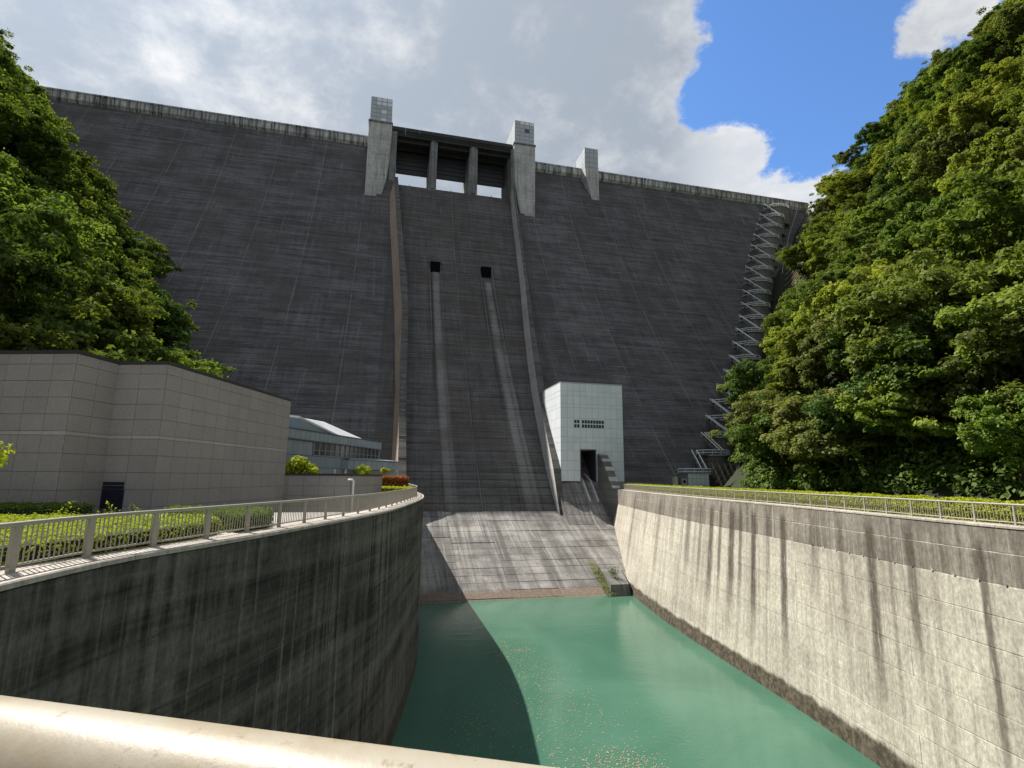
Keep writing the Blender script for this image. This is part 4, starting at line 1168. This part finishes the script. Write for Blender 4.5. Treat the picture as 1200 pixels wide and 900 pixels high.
# dark roof cap following the front
mb = MB()
for P0, P1 in ((A0, A1), (A1, A2), (A2, Bc), (Bc, C_)):
    dn = (P1 - P0).normalized(); nr_ = Vector((dn.y, -dn.x, 0)); e0 = P0 + nr_ * .07 - dn * .05; e1 = P1 + nr_ * .07 + dn * .05
    lo, hi = Vector((0, 0, ZT - .17)), Vector((0, 0, ZT + .02))
    mb.hexa([e0 + lo, e1 + lo, P1 - nr_ * .5 + lo, P0 - nr_ * .5 + lo], [e0 + hi, e1 + hi, P1 - nr_ * .5 + hi, P0 - nr_ * .5 + hi])
o = mb.build('roof_cap', M['cap'], gb); o.matrix_parent_inverse = ginv
mb = MB(); mb.add([v + Vector((0, 0, ZT - .12)) for v in ring], [tuple(range(n))]); o = mb.build('roof', M['cap'], gb); o.matrix_parent_inverse = ginv

# low granite wall with a drain pipe
Dc = Vector((-2.85, 52.0, 0)); Dl = Dc - Vd * 9.0; Dr = Dc + U * 9.5
lg = thing('low_granite_wall', 'low granite-clad wall block with dark cap behind the left railing', 'wall', (Dc.x, Dc.y, -3.6)); linv2 = Matrix.Translation(-Vector(lg.location))
mb = MB(); fr_ = [Dl, Dc, Dr, Dr - Vd * 4]; mb.add([v + Vector((0, 0, -3.7)) for v in fr_] + [v + Vector((0, 0, .02)) for v in fr_], [(4, 5, 6, 7)] + [(i, (i + 1) % 4, 4 + (i + 1) % 4, 4 + i) for i in range(4)]); o = mb.build('wall', M['mortar'], lg); o.matrix_parent_inverse = linv2
for P0, P1, nc in ((Dl, Dc, 6), (Dc, Dr, 4)):
    d = P1 - P0; dn = d.normalized(); w = d.length / nc
    for i in range(nc):
        for k in range(4):
            z1 = .02 - k * .93; q = [P0 + dn * (i * w) + Vector((0, 0, z1 - .93)), P0 + dn * ((i + 1) * w) + Vector((0, 0, z1 - .93)), P0 + dn * ((i + 1) * w) + Vector((0, 0, z1)), P0 + dn * (i * w) + Vector((0, 0, z1))]
            o = panel('stone_panel', q, .035, .012, .006, M['granite'], lg); o.matrix_parent_inverse = linv2
mb = MB()
for P0, P1 in ((Dl, Dc), (Dc, Dr)):
    dn = (P1 - P0).normalized(); nr_ = Vector((dn.y, -dn.x, 0)); lo, hi = Vector((0, 0, .03)), Vector((0, 0, .22)); e0 = P0 + nr_ * .08; e1 = P1 + nr_ * .08 + dn * .08
    mb.hexa([e0 + lo, e1 + lo, P1 - nr_ * .6 + lo, P0 - nr_ * .6 + lo], [e0 + hi, e1 + hi, P1 - nr_ * .6 + hi, P0 - nr_ * .6 + hi])
o = mb.build('wall_cap', M['cap'], lg); o.matrix_parent_inverse = linv2
pp = Dc + Vd * .35 - U * .3
mb = MB(); mb.tube([pp + Vector((-.5, .1, -.35)), pp + Vector((-.12, .02, -.33)), pp + Vector((0, 0, -.45)), pp + Vector((0, 0, -3.6))], .10, 8); o = mb.build('drain_pipe', M['galv'], None, True); tag(o, 'pale bent drain pipe standing at the corner of the low granite wall', 'pipe')

# ------------------------------------------------------------------ metal-clad visitor building
ph = math.radians(66.4); Um = Vector((math.cos(ph), math.sin(ph), 0)); Nm = Vector((math.sin(ph), -math.cos(ph), 0))
Rm = Vector((-.7, 84.0, 0)); Lm = Rm - Um * 27.0
mbd = thing('visitor_building', 'blue-grey metal-clad building with a window band and white sloping roof', 'building', (Rm.x, Rm.y, -3.6)); minv = Matrix.Translation(-Vector(mbd.location))


def mq(s0, s1, z0, z1, off=0.): return [Lm + Um * s0 + Nm * off + Vector((0, 0, z0)), Lm + Um * s1 + Nm * off + Vector((0, 0, z0)), Lm + Um * s1 + Nm * off + Vector((0, 0, z1)), Lm + Um * s0 + Nm * off + Vector((0, 0, z1))]


def mslab(mb, s0, s1, z0, z1, o0, o1):
    a = mq(s0, s1, z0, z1, o0); b_ = mq(s0, s1, z0, z1, o1)
    mb.hexa([a[0], a[1], b_[1], b_[0]], [a[3], a[2], b_[2], b_[3]])


mb = MB(); mslab(mb, 0, 27, -3.7, 2.35, 0, -10); mslab(mb, 0, 8.3, 2.35, 4.0, 0, -10); mslab(mb, 0, 27, 4.0, 5.1, .0, -10); o = mb.build('wall', M['bluedark'], mbd); o.matrix_parent_inverse = minv
mb = MB(); mslab(mb, 8.3, 27, 2.35, 4.0, -1.0, -9.8); o = mb.build('room_shade_block', M['black'], mbd); o.matrix_parent_inverse = minv  # solid black block painting the dark of the room behind the panes
for i in range(27):       # fascia and wall panels, standing seams
    for z0, z1, off in ((4.05, 5.1, .25), (.95, 2.3, 0), (-.6, .95, 0)):
        o = panel('cladding_panel', mq(i, i + 1, z0, z1, off), .05, .03, .02, M['bluemetal'], mbd); o.matrix_parent_inverse = minv
    if i < 8: o = panel('cladding_panel', mq(i, i + 1, 2.3, 3.95, 0), .05, .03, .02, M['bluemetal'], mbd); o.matrix_parent_inverse = minv
mb = MB(); mslab(mb, -.2, 27.2, 3.97, 5.12, .25, -.3); mslab(mb, -.2, 27.2, 5.1, 5.22, .34, -.3); o = mb.build('fascia', M['bluedark'], mbd); o.matrix_parent_inverse = minv
nwin = 14
for i in range(nwin):
    s0 = 8.3 + i * 18.5 / nwin; s1 = s0 + 18.5 / nwin
    wn = bpy.data.objects.new('window', None); COL.objects.link(wn); wn.parent = mbd; wn.matrix_parent_inverse = minv
    mb = MB(); mslab(mb, s0, s0 + .12, 2.35, 3.98, .05, -.12); mslab(mb, s0 + .12, s1, 2.36, 2.46, .04, -.1); mslab(mb, s0 + .12, s1, 3.0, 3.07, .03, -.08); mb.build('frame', M['winframe'], wn)
    panel('pane', mq(s0 + .12, s1, 2.46, 3.97, -.08), .02, .01, .005, M['glass'], wn)
    if i % 3 == 1:
        mb = MB(); mslab(mb, s0 + .3, s0 + .9, 2.46, 3.9, -.25, -.3); o = mb.build('blind', M['winframe'], wn)
mb = MB(); mslab(mb, 26.8, 27.0, 2.3, 4.0, .05, -.2); o = mb.build('corner_post', M['bluemetal'], mbd); o.matrix_parent_inverse = minv
# sloping roof monitor
p1 = Lm + Um * 5.4 - Nm * .3 + Vector((0, 0, 6.75)); p2 = Lm + Um * 13.8 + Nm * .15 + Vector((0, 0, 5.26)); p3 = Lm + Um * 23.5 - Nm * 1.0 + Vector((0, 0, 5.36)); p4 = Lm + Um * 19.0 - Nm * 5.0 + Vector((0, 0, 7.55)); p5 = Lm + Um * 8.5 - Nm * 4.4 + Vector((0, 0, 7.35))
mb = MB(); dz = Vector((0, 0, .22)); T_ = [p1, p2, p3, p4, p5]
mb.add([v for v in T_] + [v - dz for v in T_], [(0, 1, 2, 3, 4), (9, 8, 7, 6, 5)] + [((i + 1) % 5, i, 5 + i, 5 + (i + 1) % 5) for i in range(5)])
o = mb.build('sloping_roof', M['roofmetal'], mbd); o.matrix_parent_inverse = minv
mb = MB(); b1 = Lm + Um * 5.7 - Nm * .35 + Vector((0, 0, 5.2)); b2_ = Lm + Um * 13.0 - Nm * .1 + Vector((0, 0, 5.2))
mb.add([b1, b2_, b2_ + Vector((0, 0, .06)), b1 + Vector((0, 0, 1.28)), b1 - Nm * 4, b1 - Nm * 4 + Vector((0, 0, 1.8))], [(0, 1, 2, 3), (4, 0, 3, 5)]); o = mb.build('gable_wall', M['bluemetal'], mbd); o.matrix_parent_inverse = minv
# entrance canopy in front
mb = MB(); cn = bpy.data.objects.new('entrance_canopy', None); COL.objects.link(cn); cn.parent = mbd; cn.matrix_parent_inverse = minv
ca, cb_ = Vector((-7.6, 74.0, 0)), Vector((2.1, 80.0, 0)); ca2 = Vector((-4.6, 73.0, 0))
for P0, P1, k in ((ca, ca2, 3), (ca2, cb_, 9)):
    dn = (P1 - P0).normalized(); nr_ = Vector((dn.y, -dn.x, 0)); w = (P1 - P0).length / k
    for i in range(k):
        q = [P0 + dn * (i * w) + Vector((0, 0, .85)), P0 + dn * ((i + 1) * w) + Vector((0, 0, .85)), P0 + dn * ((i + 1) * w) + Vector((0, 0, 2.05)), P0 + dn * (i * w) + Vector((0, 0, 2.05))]
        panel('cladding_panel', q, .06, .03, .02, M['bluemetal'], cn)
mb = MB(); q_ = [ca, ca2, cb_, cb_ - Nm * 6, ca - Nm * 8]
mb.add([v + Vector((0, 0, .83)) for v in q_] + [v + Vector((0, 0, 2.12)) for v in q_], [(4, 3, 2, 1, 0), (5, 6, 7, 8, 9)] + [(i, (i + 1) % 5, 5 + (i + 1) % 5, 5 + i) for i in range(5)]); mb.build('canopy_body', M['bluedark'], cn)
mb = MB(); mb.hexa([Vector((-4.4, 73.5, 2.13)), Vector((2.0, 79.6, 2.13)), Vector((-.5, 83, 2.13)), Vector((-6, 77, 2.13))], [Vector((-4.4, 73.5, 2.3)), Vector((2.0, 79.6, 2.2)), Vector((-.5, 83, 2.6)), Vector((-6, 77, 2.7))]); mb.build('canopy_roof', M['bluemetal'], cn)
mb = MB(); mb.hexa([Vector((-3.2, 76.5, -3.6)), Vector((2.1, 80.8, -3.6)), Vector((.8, 83, -3.6)), Vector((-4.5, 79, -3.6))], [Vector((-3.2, 76.5, .8)), Vector((2.1, 80.8, .8)), Vector((.8, 83, .8)), Vector((-4.5, 79, .8))]); mb.build('entrance_wall', M['bluemetal'], cn)
for k, (x_, y_) in enumerate(((-5.3, 63.5), (-4.1, 63.5))):
    lp = thing('bollard_lamp', ('left' if k == 0 else 'right') + ' one of two small white lamps above the low granite wall', 'lamp', (x_, y_, -3.6), 'small lamps above the low wall')
    mb = MB(); mb.tube([(0, 0, 0), (0, 0, 3.95)], .05, 6); mb.build('pole', M['galv'], lp); mb = MB(); mb.tube([(0, 0, 3.95), (0, 0, 4.05), (0, 0, 4.3), (0, 0, 4.36)], .15, 8, .05); mb.build('lamp_head', M['parapet'], lp)

# ------------------------------------------------------------------ white panelled gatehouse at the dam's foot
gx0, gx1, gy, gz0, gz1 = 35.75, 49.8, 105.0, -.6, 20.0
dx0, dx1, dzt = 40.0, 43.4, 5.9
wh = thing('white_gatehouse', 'tall white panelled gatehouse with a dark doorway at the foot of the dam', 'building', (42, 105, -.6)); winv = Matrix.Translation(-Vector(wh.location))


def back_y(z_): return prof(z_) + 3


mb = MB()
for xa, xb, za, zb in ((gx0, dx0, gz0, gz1), (dx1, gx1, gz0 - 1.6, gz1), (dx0, dx1, dzt, gz1)):
    mb.hexa([(xa, gy, za), (xb, gy, za), (xb, 128, za), (xa, 128, za)], [(xa, gy, zb), (xb, gy, zb), (xb, 128, zb), (xa, 128, zb)])
o = mb.build('wall', M['clad_body'], wh); o.matrix_parent_inverse = winv
mb = MB(); mb.add([(dx0, 113, -4), (dx1, 113, -4), (dx1, 113, 8), (dx0, 113, 8)], [(0, 1, 2, 3)]); mb.box(dx0 + .01, dx0 + .05, gy + .2, 113, -4, dzt); mb.box(dx1 - .05, dx1 - .01, gy + .2, 113, -4, dzt); o = mb.build('doorway_shade_lining', M['deck'], wh); o.matrix_parent_inverse = winv  # added dark lining; its colour carries the doorway's shade
xcol = [gx0 + (gx1 - gx0) * k / 10 for k in range(11)]
rz = [gz0]; hs = [2.1, 1.9, 1.9, 1.75, 1.0, 1.9, 1.9, 2.1, .75, 1.6, 1.0, 1.6]
tot = sum(hs)
for h_ in hs: rz.append(rz[-1] + h_ * (gz1 - gz0) / tot)
for i in range(10):
    for k in range(len(hs)):
        xa, xb, za, zb = xcol[i], xcol[i + 1], rz[k], rz[k + 1]
        pcs = [(xa, xb, za, zb)]
        if zb > gz0 and za < dzt and xb > dx0 and xa < dx1:
            pcs = []
            if xa < dx0 - .15: pcs.append((xa, dx0, za, zb))
            if xb > dx1 + .15: pcs.append((dx1, xb, za, zb))
            if zb > dzt + .2: pcs.append((max(xa, dx0), min(xb, dx1), dzt + .16, zb))
        for a, b_, c, d in pcs:
            o = panel('wall_panel', [(a, gy, c), (b_, gy, c), (b_, gy, d), (a, gy, d)], .06, .02, .015, M['tile'], wh); o.matrix_parent_inverse = winv
if True:
    for i in range(2):
        for xw in [38.7, 39.35] + [40.4 + .64 * k for k in range(8)]:
            zw = 10.6 + i * .92
            fr2 = bpy.data.objects.new('window', None); COL.objects.link(fr2); fr2.parent = wh; fr2.matrix_parent_inverse = winv
            mb = MB()
            mb.box(xw, xw + .44, gy - .10, gy - .02, zw, zw + .62); mb.build('pane', M['glass'], fr2)
            mb = MB(); mb.box(xw - .04, xw, gy - .13, gy - .02, zw - .04, zw + .66); mb.box(xw + .44, xw + .48, gy - .13, gy - .02, zw - .04, zw + .66); mb.box(xw, xw + .44, gy - .13, gy - .02, zw + .62, zw + .66); mb.box(xw, xw + .44, gy - .13, gy - .02, zw - .04, zw); mb.build('frame', M['clad_body'], fr2)
for k in range(len(hs)):      # west flank
    for j in range(4):
        ya = gy + j * 3.2
        if ya > gy + 10.5 + .0: continue
        o = panel('wall_panel', [(gx0, ya + 3.2, rz[k]), (gx0, ya, rz[k]), (gx0, ya, rz[k + 1]), (gx0, ya + 3.2, rz[k + 1])], .06, .02, .015, M['tile'], wh); o.matrix_parent_inverse = winv
mb = MB(); mb.box(gx0 - .08, gx1 + .05, gy - .1, 128, gz1 + .01, gz1 + .22); o = mb.build('roof', M['clad'], wh); o.matrix_parent_inverse = winv
mb = MB(); mb.box(dx0 - .16, dx0, gy - .14, gy + .2, -3, dzt + .16); mb.box(dx1, dx1 + .16, gy - .14, gy + .2, -3, dzt + .16); mb.box(dx0, dx1, gy - .14, gy + .2, dzt, dzt + .16); o = mb.build('door_frame', M['clad_body'], wh); o.matrix_parent_inverse = winv
# inclined rails running out of the doorway
ir = thing('inclined_track', 'pair of sloping concrete rails running out of the gatehouse doorway', 'track', (41.7, 108, 0)); iinv = Matrix.Translation(-Vector(ir.location))
for xa in (40.6, 42.3):
    mb = MB(); mb.bar((xa, 112.5, 2.4), (xa, 105.4, -.55), .38, .34); mb.bar((xa, 105.4, -.55), (xa, 101.4, -4.65), .38, .34); o = mb.build('rail', M['guide_r'], ir); o.matrix_parent_inverse = iinv
# wing wall with stepped top
wg = thing('wing_wall', 'grey wing wall with stepped top descending from the gatehouse doorway', 'wall', (44.5, 100, -6)); ginv2 = Matrix.Translation(-Vector(wg.location))
mb = MB(); pf = [(104.85, 5.0), (103.6, 4.7), (102.2, 3.3), (100.6, 1.4), (98.9, -.7), (97.6, -2.0), (91, -2.02)]
mb.prism([(0, y_, z_) for y_, z_ in pf] + [(0, 91, -20), (0, 104.85, -20)], (43.7, 0, 0), (45.6, 0, 0)); o = mb.build('wall_body', M['wing'], wg); o.matrix_parent_inverse = ginv2
for (y1, z1), (y0, z0) in zip(pf[:6], pf[1:6]):
    for j in range(2):
        ya, yb = y1 + (y0 - y1) * (j + 1) / 2, y1 + (y0 - y1) * j / 2; za, zb = z1 + (z0 - z1) * (j + 1) / 2, z1 + (z0 - z1) * j / 2
        o = panel('cap_stone', [(43.75, ya, za), (45.55, ya, za), (45.55, yb, zb), (43.75, yb, zb)], .22, .05, .04, M['guide_r'] if (j % 2) else M['wing'], wg); o.matrix_parent_inverse = ginv2
# mossy drain block in the corner by the water
nk = thing('corner_drain_block', 'small mossy concrete block in the corner between apron and right wall', 'block', (34.2, 78, -17)); ninv = Matrix.Translation(-Vector(nk.location))
mb = MB(); mb.hexa([(33.4, 76.0, -17.4), (36.6, 76.0, -17.4), (38, 83, -17.4), (34.0, 83, -17.4)], [(33.7, 76.6, -15.5), (36.6, 76.6, -15.5), (38, 83, -13.9), (34.4, 83, -13.9)]); o = mb.build('block_body', M['bastion'], nk); o.matrix_parent_inverse = ninv
Cc = np.column_stack([RNG.uniform(32.6, 34.2, 1500), RNG.uniform(75.6, 83.4, 1500), np.zeros(1500)]); Cc[:, 2] = -16.9 + (Cc[:, 1] - 75.6) * .43 + RNG.uniform(0, .35, 1500)
o = obj('moss', leaf_mesh('moss', Cc, RNG.normal(size=(1500, 3)) * .5 + np.array([0, -.3, 1]), .08, M['leaf_d'], RNG.uniform(0, 1, 1500)), nk); o.matrix_parent_inverse = ninv; o['kind'] = 'stuff'
sb = thing('corner_shrub', 'tiny dark shrub on the mossy corner block by the water', 'shrub', (35.2, 79, -14.5))
Cc = RNG.normal(size=(350, 3)) * np.array([.35, .35, .4]) + np.array([0, 0, .4]); obj('leaves', leaf_mesh('leaves', Cc, RNG.normal(size=(350, 3)) + np.array([0, 0, .6]), .09, M['leaf_c'], RNG.uniform(0, 1, 350)), sb)
mb = MB(); mb.tube([(0, 0, -.1), (.03, 0, .5)], .03, 5, .01); mb.build('stem', M['bark'], sb)

# ------------------------------------------------------------------ stairway up the right abutment
CX = [66.5, 76.0, 85.9, 101.2, 118.6, 132.7, 154.4, 166]; CY = [109.6, 113.6, 123.5, 135.0, 150.7, 164.5, 181.1, 187.5]; CZ = [1.9, 6.5, 18.5, 33.4, 55.5, 77.8, 109.8, 124.8]
sw = thing('abutment_stairway', 'zigzag steel stairway climbing concrete terraces along the right edge of the dam', 'stairway', (72, 108, -2)); sinv = Matrix.Translation(-Vector(sw.location))


def contact(z_): return lin(z_, CZ, CX), prof(z_)


zl = 1.0; lev = 0
levels = []
while zl < 123:
    levels.append(zl); zl += lin(zl, [0, 60, 123], [4.4, 6.3, 6.8])
for i, z_ in enumerate(levels):
    x_, y_ = contact(z_); dzn = (levels[i + 1] - z_) if i + 1 < len(levels) else 6.5
    x2, y2 = contact(z_ + dzn); R_ = lin(z_, [0, 60, 123], [3.6, 4.8, 5.4])
    cx, cy = x_ + R_ * .55, y_ - .6
    # rounded concrete terrace block
    arc = [(cx + R_ * math.cos(a), cy + R_ * .95 * math.sin(a)) for a in [math.radians(180 + 180 * k / 12) for k in range(13)]]
    arc += [(cx + R_, cy + 9), (cx - R_, cy + 9)]
    mb = MB(); nn_ = len(arc); zb = z_ - dzn - 1.0
    mb.add([(a, b_, zb) for a, b_ in arc] + [(a, b_, z_ + .0) for a, b_ in arc], [tuple(range(nn_, 2 * nn_)), tuple(range(nn_ - 1, -1, -1))] + [(k, (k + 1) % nn_, nn_ + (k + 1) % nn_, nn_ + k) for k in range(nn_)])
    o = mb.build('terrace', M['bastion'], sw); o.matrix_parent_inverse = sinv
    # landing slab rim
    arc2 = [(cx + (R_ + .35) * math.cos(a), cy + (R_ + .35) * .95 * math.sin(a)) for a in [math.radians(180 + 180 * k / 12) for k in range(13)]]
    mb = MB(); q_ = arc2 + [(cx + R_ + .35, cy + 3), (cx - R_ - .35, cy + 3)]; nn_ = len(q_)
    mb.add([(a, b_, z_ + .02) for a, b_ in q_] + [(a, b_, z_ + .30) for a, b_ in q_], [tuple(range(nn_, 2 * nn_)), tuple(range(nn_ - 1, -1, -1))] + [(k, (k + 1) % nn_, nn_ + (k + 1) % nn_, nn_ + k) for k in range(nn_)])
    o = mb.build('landing', M['guide_r'], sw); o.matrix_parent_inverse = sinv
    # landing handrail
    mb = MB()
    for hh in (.75, 1.35): mb.tube([(a, b_, z_ + hh) for a, b_ in arc2], .11, 5)
    for a, b_ in arc2[::2]: mb.tube([(a, b_, z_ + .2), (a, b_, z_ + 1.35)], .06, 5)
    o = mb.build('landing_rail', M['galv'], sw); o.matrix_parent_inverse = sinv
    # flight down to the right in front of the terrace
    if i > 0:
        zlow = levels[i - 1]; xa = cx - R_ - 2.2; ya = cy - R_ * .55; xb = contact(zlow)[0] + R_ * .55 + .6; yb = contact(zlow)[1] - R_ * 1.0
        top, bot = Vector((xa, ya, z_ + .2)), Vector((xb, yb, zlow + .2))
        mb = MB(); n_st = 14
        sd_ = (bot - top).cross(Vector((0, 0, 1))).normalized()
        for s_ in (-.6, .6): mb.bar(top + sd_ * s_, bot + sd_ * s_, .12, .30)
        for k in range(n_st):
            c = top.lerp(bot, (k + .5) / n_st); mb.bar(c - sd_ * .6, c + sd_ * .6, .28, .05)
        o = mb.build('stair_flight', M['bastion'], sw); o.matrix_parent_inverse = sinv
        mb = MB()
        for s_ in (-.6, .6):
            mb.tube([top + sd_ * s_ + Vector((0, 0, 1.1)), bot + sd_ * s_ + Vector((0, 0, 1.1))], .14, 6)
            for k in range(5): c = top.lerp(bot, k / 4) + sd_ * s_; mb.tube([c, c + Vector((0, 0, 1.1))], .04, 5)
        o = mb.build('flight_rail', M['galv'], sw); o.matrix_parent_inverse = sinv
        # support post and bridge from flight head to landing
        mb = MB(); mb.tube([top, Vector((xa, ya, z_ - dzn))], .10, 6); mb.bar(top, Vector((cx - R_ * .6, cy - R_ * .6, z_ + .16)), 1.3, .16); o = mb.build('flight_support', M['bastion'], sw); o.matrix_parent_inverse = sinv
# lamp cable pole line on the hill side of the stair
mb = MB(); pl = [(contact(q)[0] + 9.5 + .02 * q, contact(q)[1] - 3.5, q + .5) for q in (40, 60, 80, 100, 118)]
mb.tube(pl, .10, 6); o = mb.build('conduit', M['winframe'], sw); o.matrix_parent_inverse = sinv

# hut, cabinets and crib frame at the stair's foot
ht = thing('stair_hut', 'small pale panelled hut at the foot of the abutment stairway', 'hut', (66.9, 104.5, -2.06)); hinv = Matrix.Translation(-Vector(ht.location))
mb = MB(); mb.box(64.3, 69.4, 104, 108, -2.06, 1.3); o = mb.build('wall', M['clad_body'], ht); o.matrix_parent_inverse = hinv
for i in range(5):
    for k in range(3):
        xa = 64.3 + i * 1.02; za = -2.06 + k * 1.12; o = panel('wall_panel', [(xa, 104, za), (xa + 1.02, 104, za), (xa + 1.02, 104, za + 1.12), (xa, 104, za + 1.12)], .05, .03, .015, M['tile'], ht); o.matrix_parent_inverse = hinv
mb = MB(); mb.box(64.1, 69.6, 103.8, 108.2, 1.31, 1.5); o = mb.build('roof', M['clad'], ht); o.matrix_parent_inverse = hinv
cb2 = thing('service_cabinet', 'cream upright service cabinet against the foot of the dam', 'cabinet', (60.9, 103.5, -2.06)); mb = MB(); mb.box(-.42, .42, -.35, .35, .15, 2.55); mb.build('body', M['cream'], cb2); mb = MB(); mb.box(-.5, .5, -.42, .42, 2.55, 2.65); mb.box(-.36, .36, -.38, -.352, .3, 2.4); mb.build('door', M['cream'], cb2); mb = MB(); mb.box(-.45, .45, -.4, .4, 0, .15); mb.build('plinth', M['guide_r'], cb2)
cb3 = thing('control_box', 'small white control box with a dark round dial beside the cream cabinet', 'control box', (63.0, 103.5, -2.06)); mb = MB(); mb.box(-.5, .5, -.3, .3, .6, 2.3); mb.build('body', M['clad'], cb3); mb = MB(); mb.tube([(-.1, -.31, 1.6), (-.1, -.37, 1.6)], .33, 14); mb.build('dial', M['black'], cb3); mb = MB(); mb.box(-.4, -.3, -.1, .1, 0, .6); mb.box(.3, .4, -.1, .1, 0, .6); mb.build('leg', M['galv'], cb3)
mb = MB(); mb.box(62.0, 64.2, 104.6, 104.9, -2.06, .5); o = mb.build('dark_screen_wall', M['bastion']); tag(o, 'low dark concrete screen wall beside the pale hut', 'wall')
cf = thing('slope_crib_frame', 'brown concrete crib frame holding the bank at the foot of the right hill', 'retaining frame', (73.5, 104, -2)); cinv = Matrix.Translation(-Vector(cf.location))
for k in range(5):
    y_, z_ = 101.5 + k * 1.2, -1.6 + k * 1.25; mb = MB(); mb.bar((70.0 + .35 * k, y_, z_), (79, y_, z_), .5, .42); o = mb.build('beam', M['log'], cf); o.matrix_parent_inverse = cinv
for k in range(6):
    x_ = 70.8 + k * 1.5; mb = MB(); mb.bar((x_, 101.2, -1.9), (x_ + 1.2, 106.6, 3.7), .36, .36); o = mb.build('post', M['log'], cf); o.matrix_parent_inverse = cinv
# rows of log barriers on the bare strip of the upper slope
sfb = thing('slope_log_barrier', 'rows of weathered logs terracing the bare slope beside the upper stairway', 'barrier', (165, 165, 105)); finv = Matrix.Translation(-Vector(sfb.location))
for k in range(22):
    z0 = 66 + k * 3.2; x0 = contact(min(z0, 124))[0] + 9.5; y0 = prof(min(z0, 124)) - 7
    mb = MB(); wlen = lin(z0, [60, 90, 110, 135], [4, 9, 20, 26])
    for j in range(2):
        a = Vector((x0 + j * 1.2, y0 - j * 2.0, 0)); b_ = Vector((x0 + wlen + j * 1.2, y0 - 6 - j * 2, 0))
        a.z = z_right(a.x, a.y) + .6; b_.z = z_right(b_.x, b_.y) + .8; mb.tube([a, (a + b_) / 2 + Vector((0, 0, .3)), b_], .22, 6)
    o = mb.build('log', M['log'], sfb); o.matrix_parent_inverse = finv

# ------------------------------------------------------------------ floating leaf litter
pts = []
def litter(n_, fx):
    for _ in range(n_): pts.append(fx())
def band():
    u_ = RNG.uniform(); c = np.array([13.2, 58]) * (1 - u_) + np.array([13.6, 31]) * u_; w = 1.0 + 2.0 * u_; return c + np.array([RNG.normal(0, w), RNG.normal(0, 1.5)])
litter(1500, band); litter(420, lambda: np.array([15.0, 33.0]) + RNG.normal(size=2) * np.array([1.4, 1.0])); litter(160, lambda: np.array([7.2, 40.0]) + RNG.normal(size=2) * np.array([1.0, 1.6])); litter(60, lambda: np.array([14.2, 54.8]) + RNG.normal(size=2) * np.array([.8, .3])); litter(200, lambda: np.array([7.0, 36]) + RNG.normal(size=2) * np.array([2.0, 5]))
pts = np.array(pts); Cc = np.column_stack([pts, np.full(len(pts), -16.985)]); Nn = RNG.normal(size=(len(pts), 3)) * .06 + np.array([0, 0, 1.])
m, t, b = new_mat('dry_leaf_litter'); at_ = t.node('ShaderNodeAttribute', attribute_name='tone').outputs['Fac']; t.l.new(t.mix(at_, (.16, .15, .07), (.42, .33, .21)), b.inputs['Base Color']); b.inputs['Roughness'].default_value = .8
o = obj('floating_leaf_litter', leaf_mesh('floating_leaf_litter', Cc, Nn, .055, m, RNG.uniform(0, 1, len(pts)))); tag(o, 'scattered dry leaves floating in a drift on the green water', 'leaf litter', kind='stuff')

# ------------------------------------------------------------------ footbridge under the camera, handrail in front
hd = Vector((.78, -.385, 0)).normalized(); hn = Vector((-hd.y, hd.x, 0))
hp0 = Vector((-.118, .655, -.335))
fb = thing('footbridge_rail', 'thick worn cream-painted pipe handrail across the bottom left corner', 'handrail', (hp0.x, hp0.y, -1.5)); fbi = Matrix.Translation(-Vector(fb.location))
mb = MB(); mb.tube([hp0 + hd * s_ for s_ in np.linspace(-9, 9, 19)], .066, 40); o = mb.build('top_rail', M['handrail'], fb, True); o.matrix_parent_inverse = fbi
mb = MB(); mb.tube([hp0 + hd * s_ + Vector((0, 0, -.95)) for s_ in (-9, 0, 9)], .03, 12); o = mb.build('bottom_rail', M['handrail'], fb, True); o.matrix_parent_inverse = fbi
for s_ in (-7.5, -5, -2.5, 2.0, 4.5, 7): mb = MB(); mb.tube([hp0 + hd * s_ + Vector((0, 0, -1.2)), hp0 + hd * s_], .035, 12); o = mb.build('post', M['handrail'], fb, True); o.matrix_parent_inverse = fbi
mb = MB(); e = hp0 + hn * .22
a0, a1 = e - hd * 9, e + hd * 40; b0, b1 = a0 - hn * 4, a1 - hn * 4
mb.hexa([(a0.x, a0.y, -2.3), (a1.x, a1.y, -2.3), (b1.x, b1.y, -2.3), (b0.x, b0.y, -2.3)], [(a0.x, a0.y, -1.55), (a1.x, a1.y, -1.55), (b1.x, b1.y, -1.55), (b0.x, b0.y, -1.55)]); o = mb.build('footbridge_deck', M['coping']); o['kind'] = 'structure'
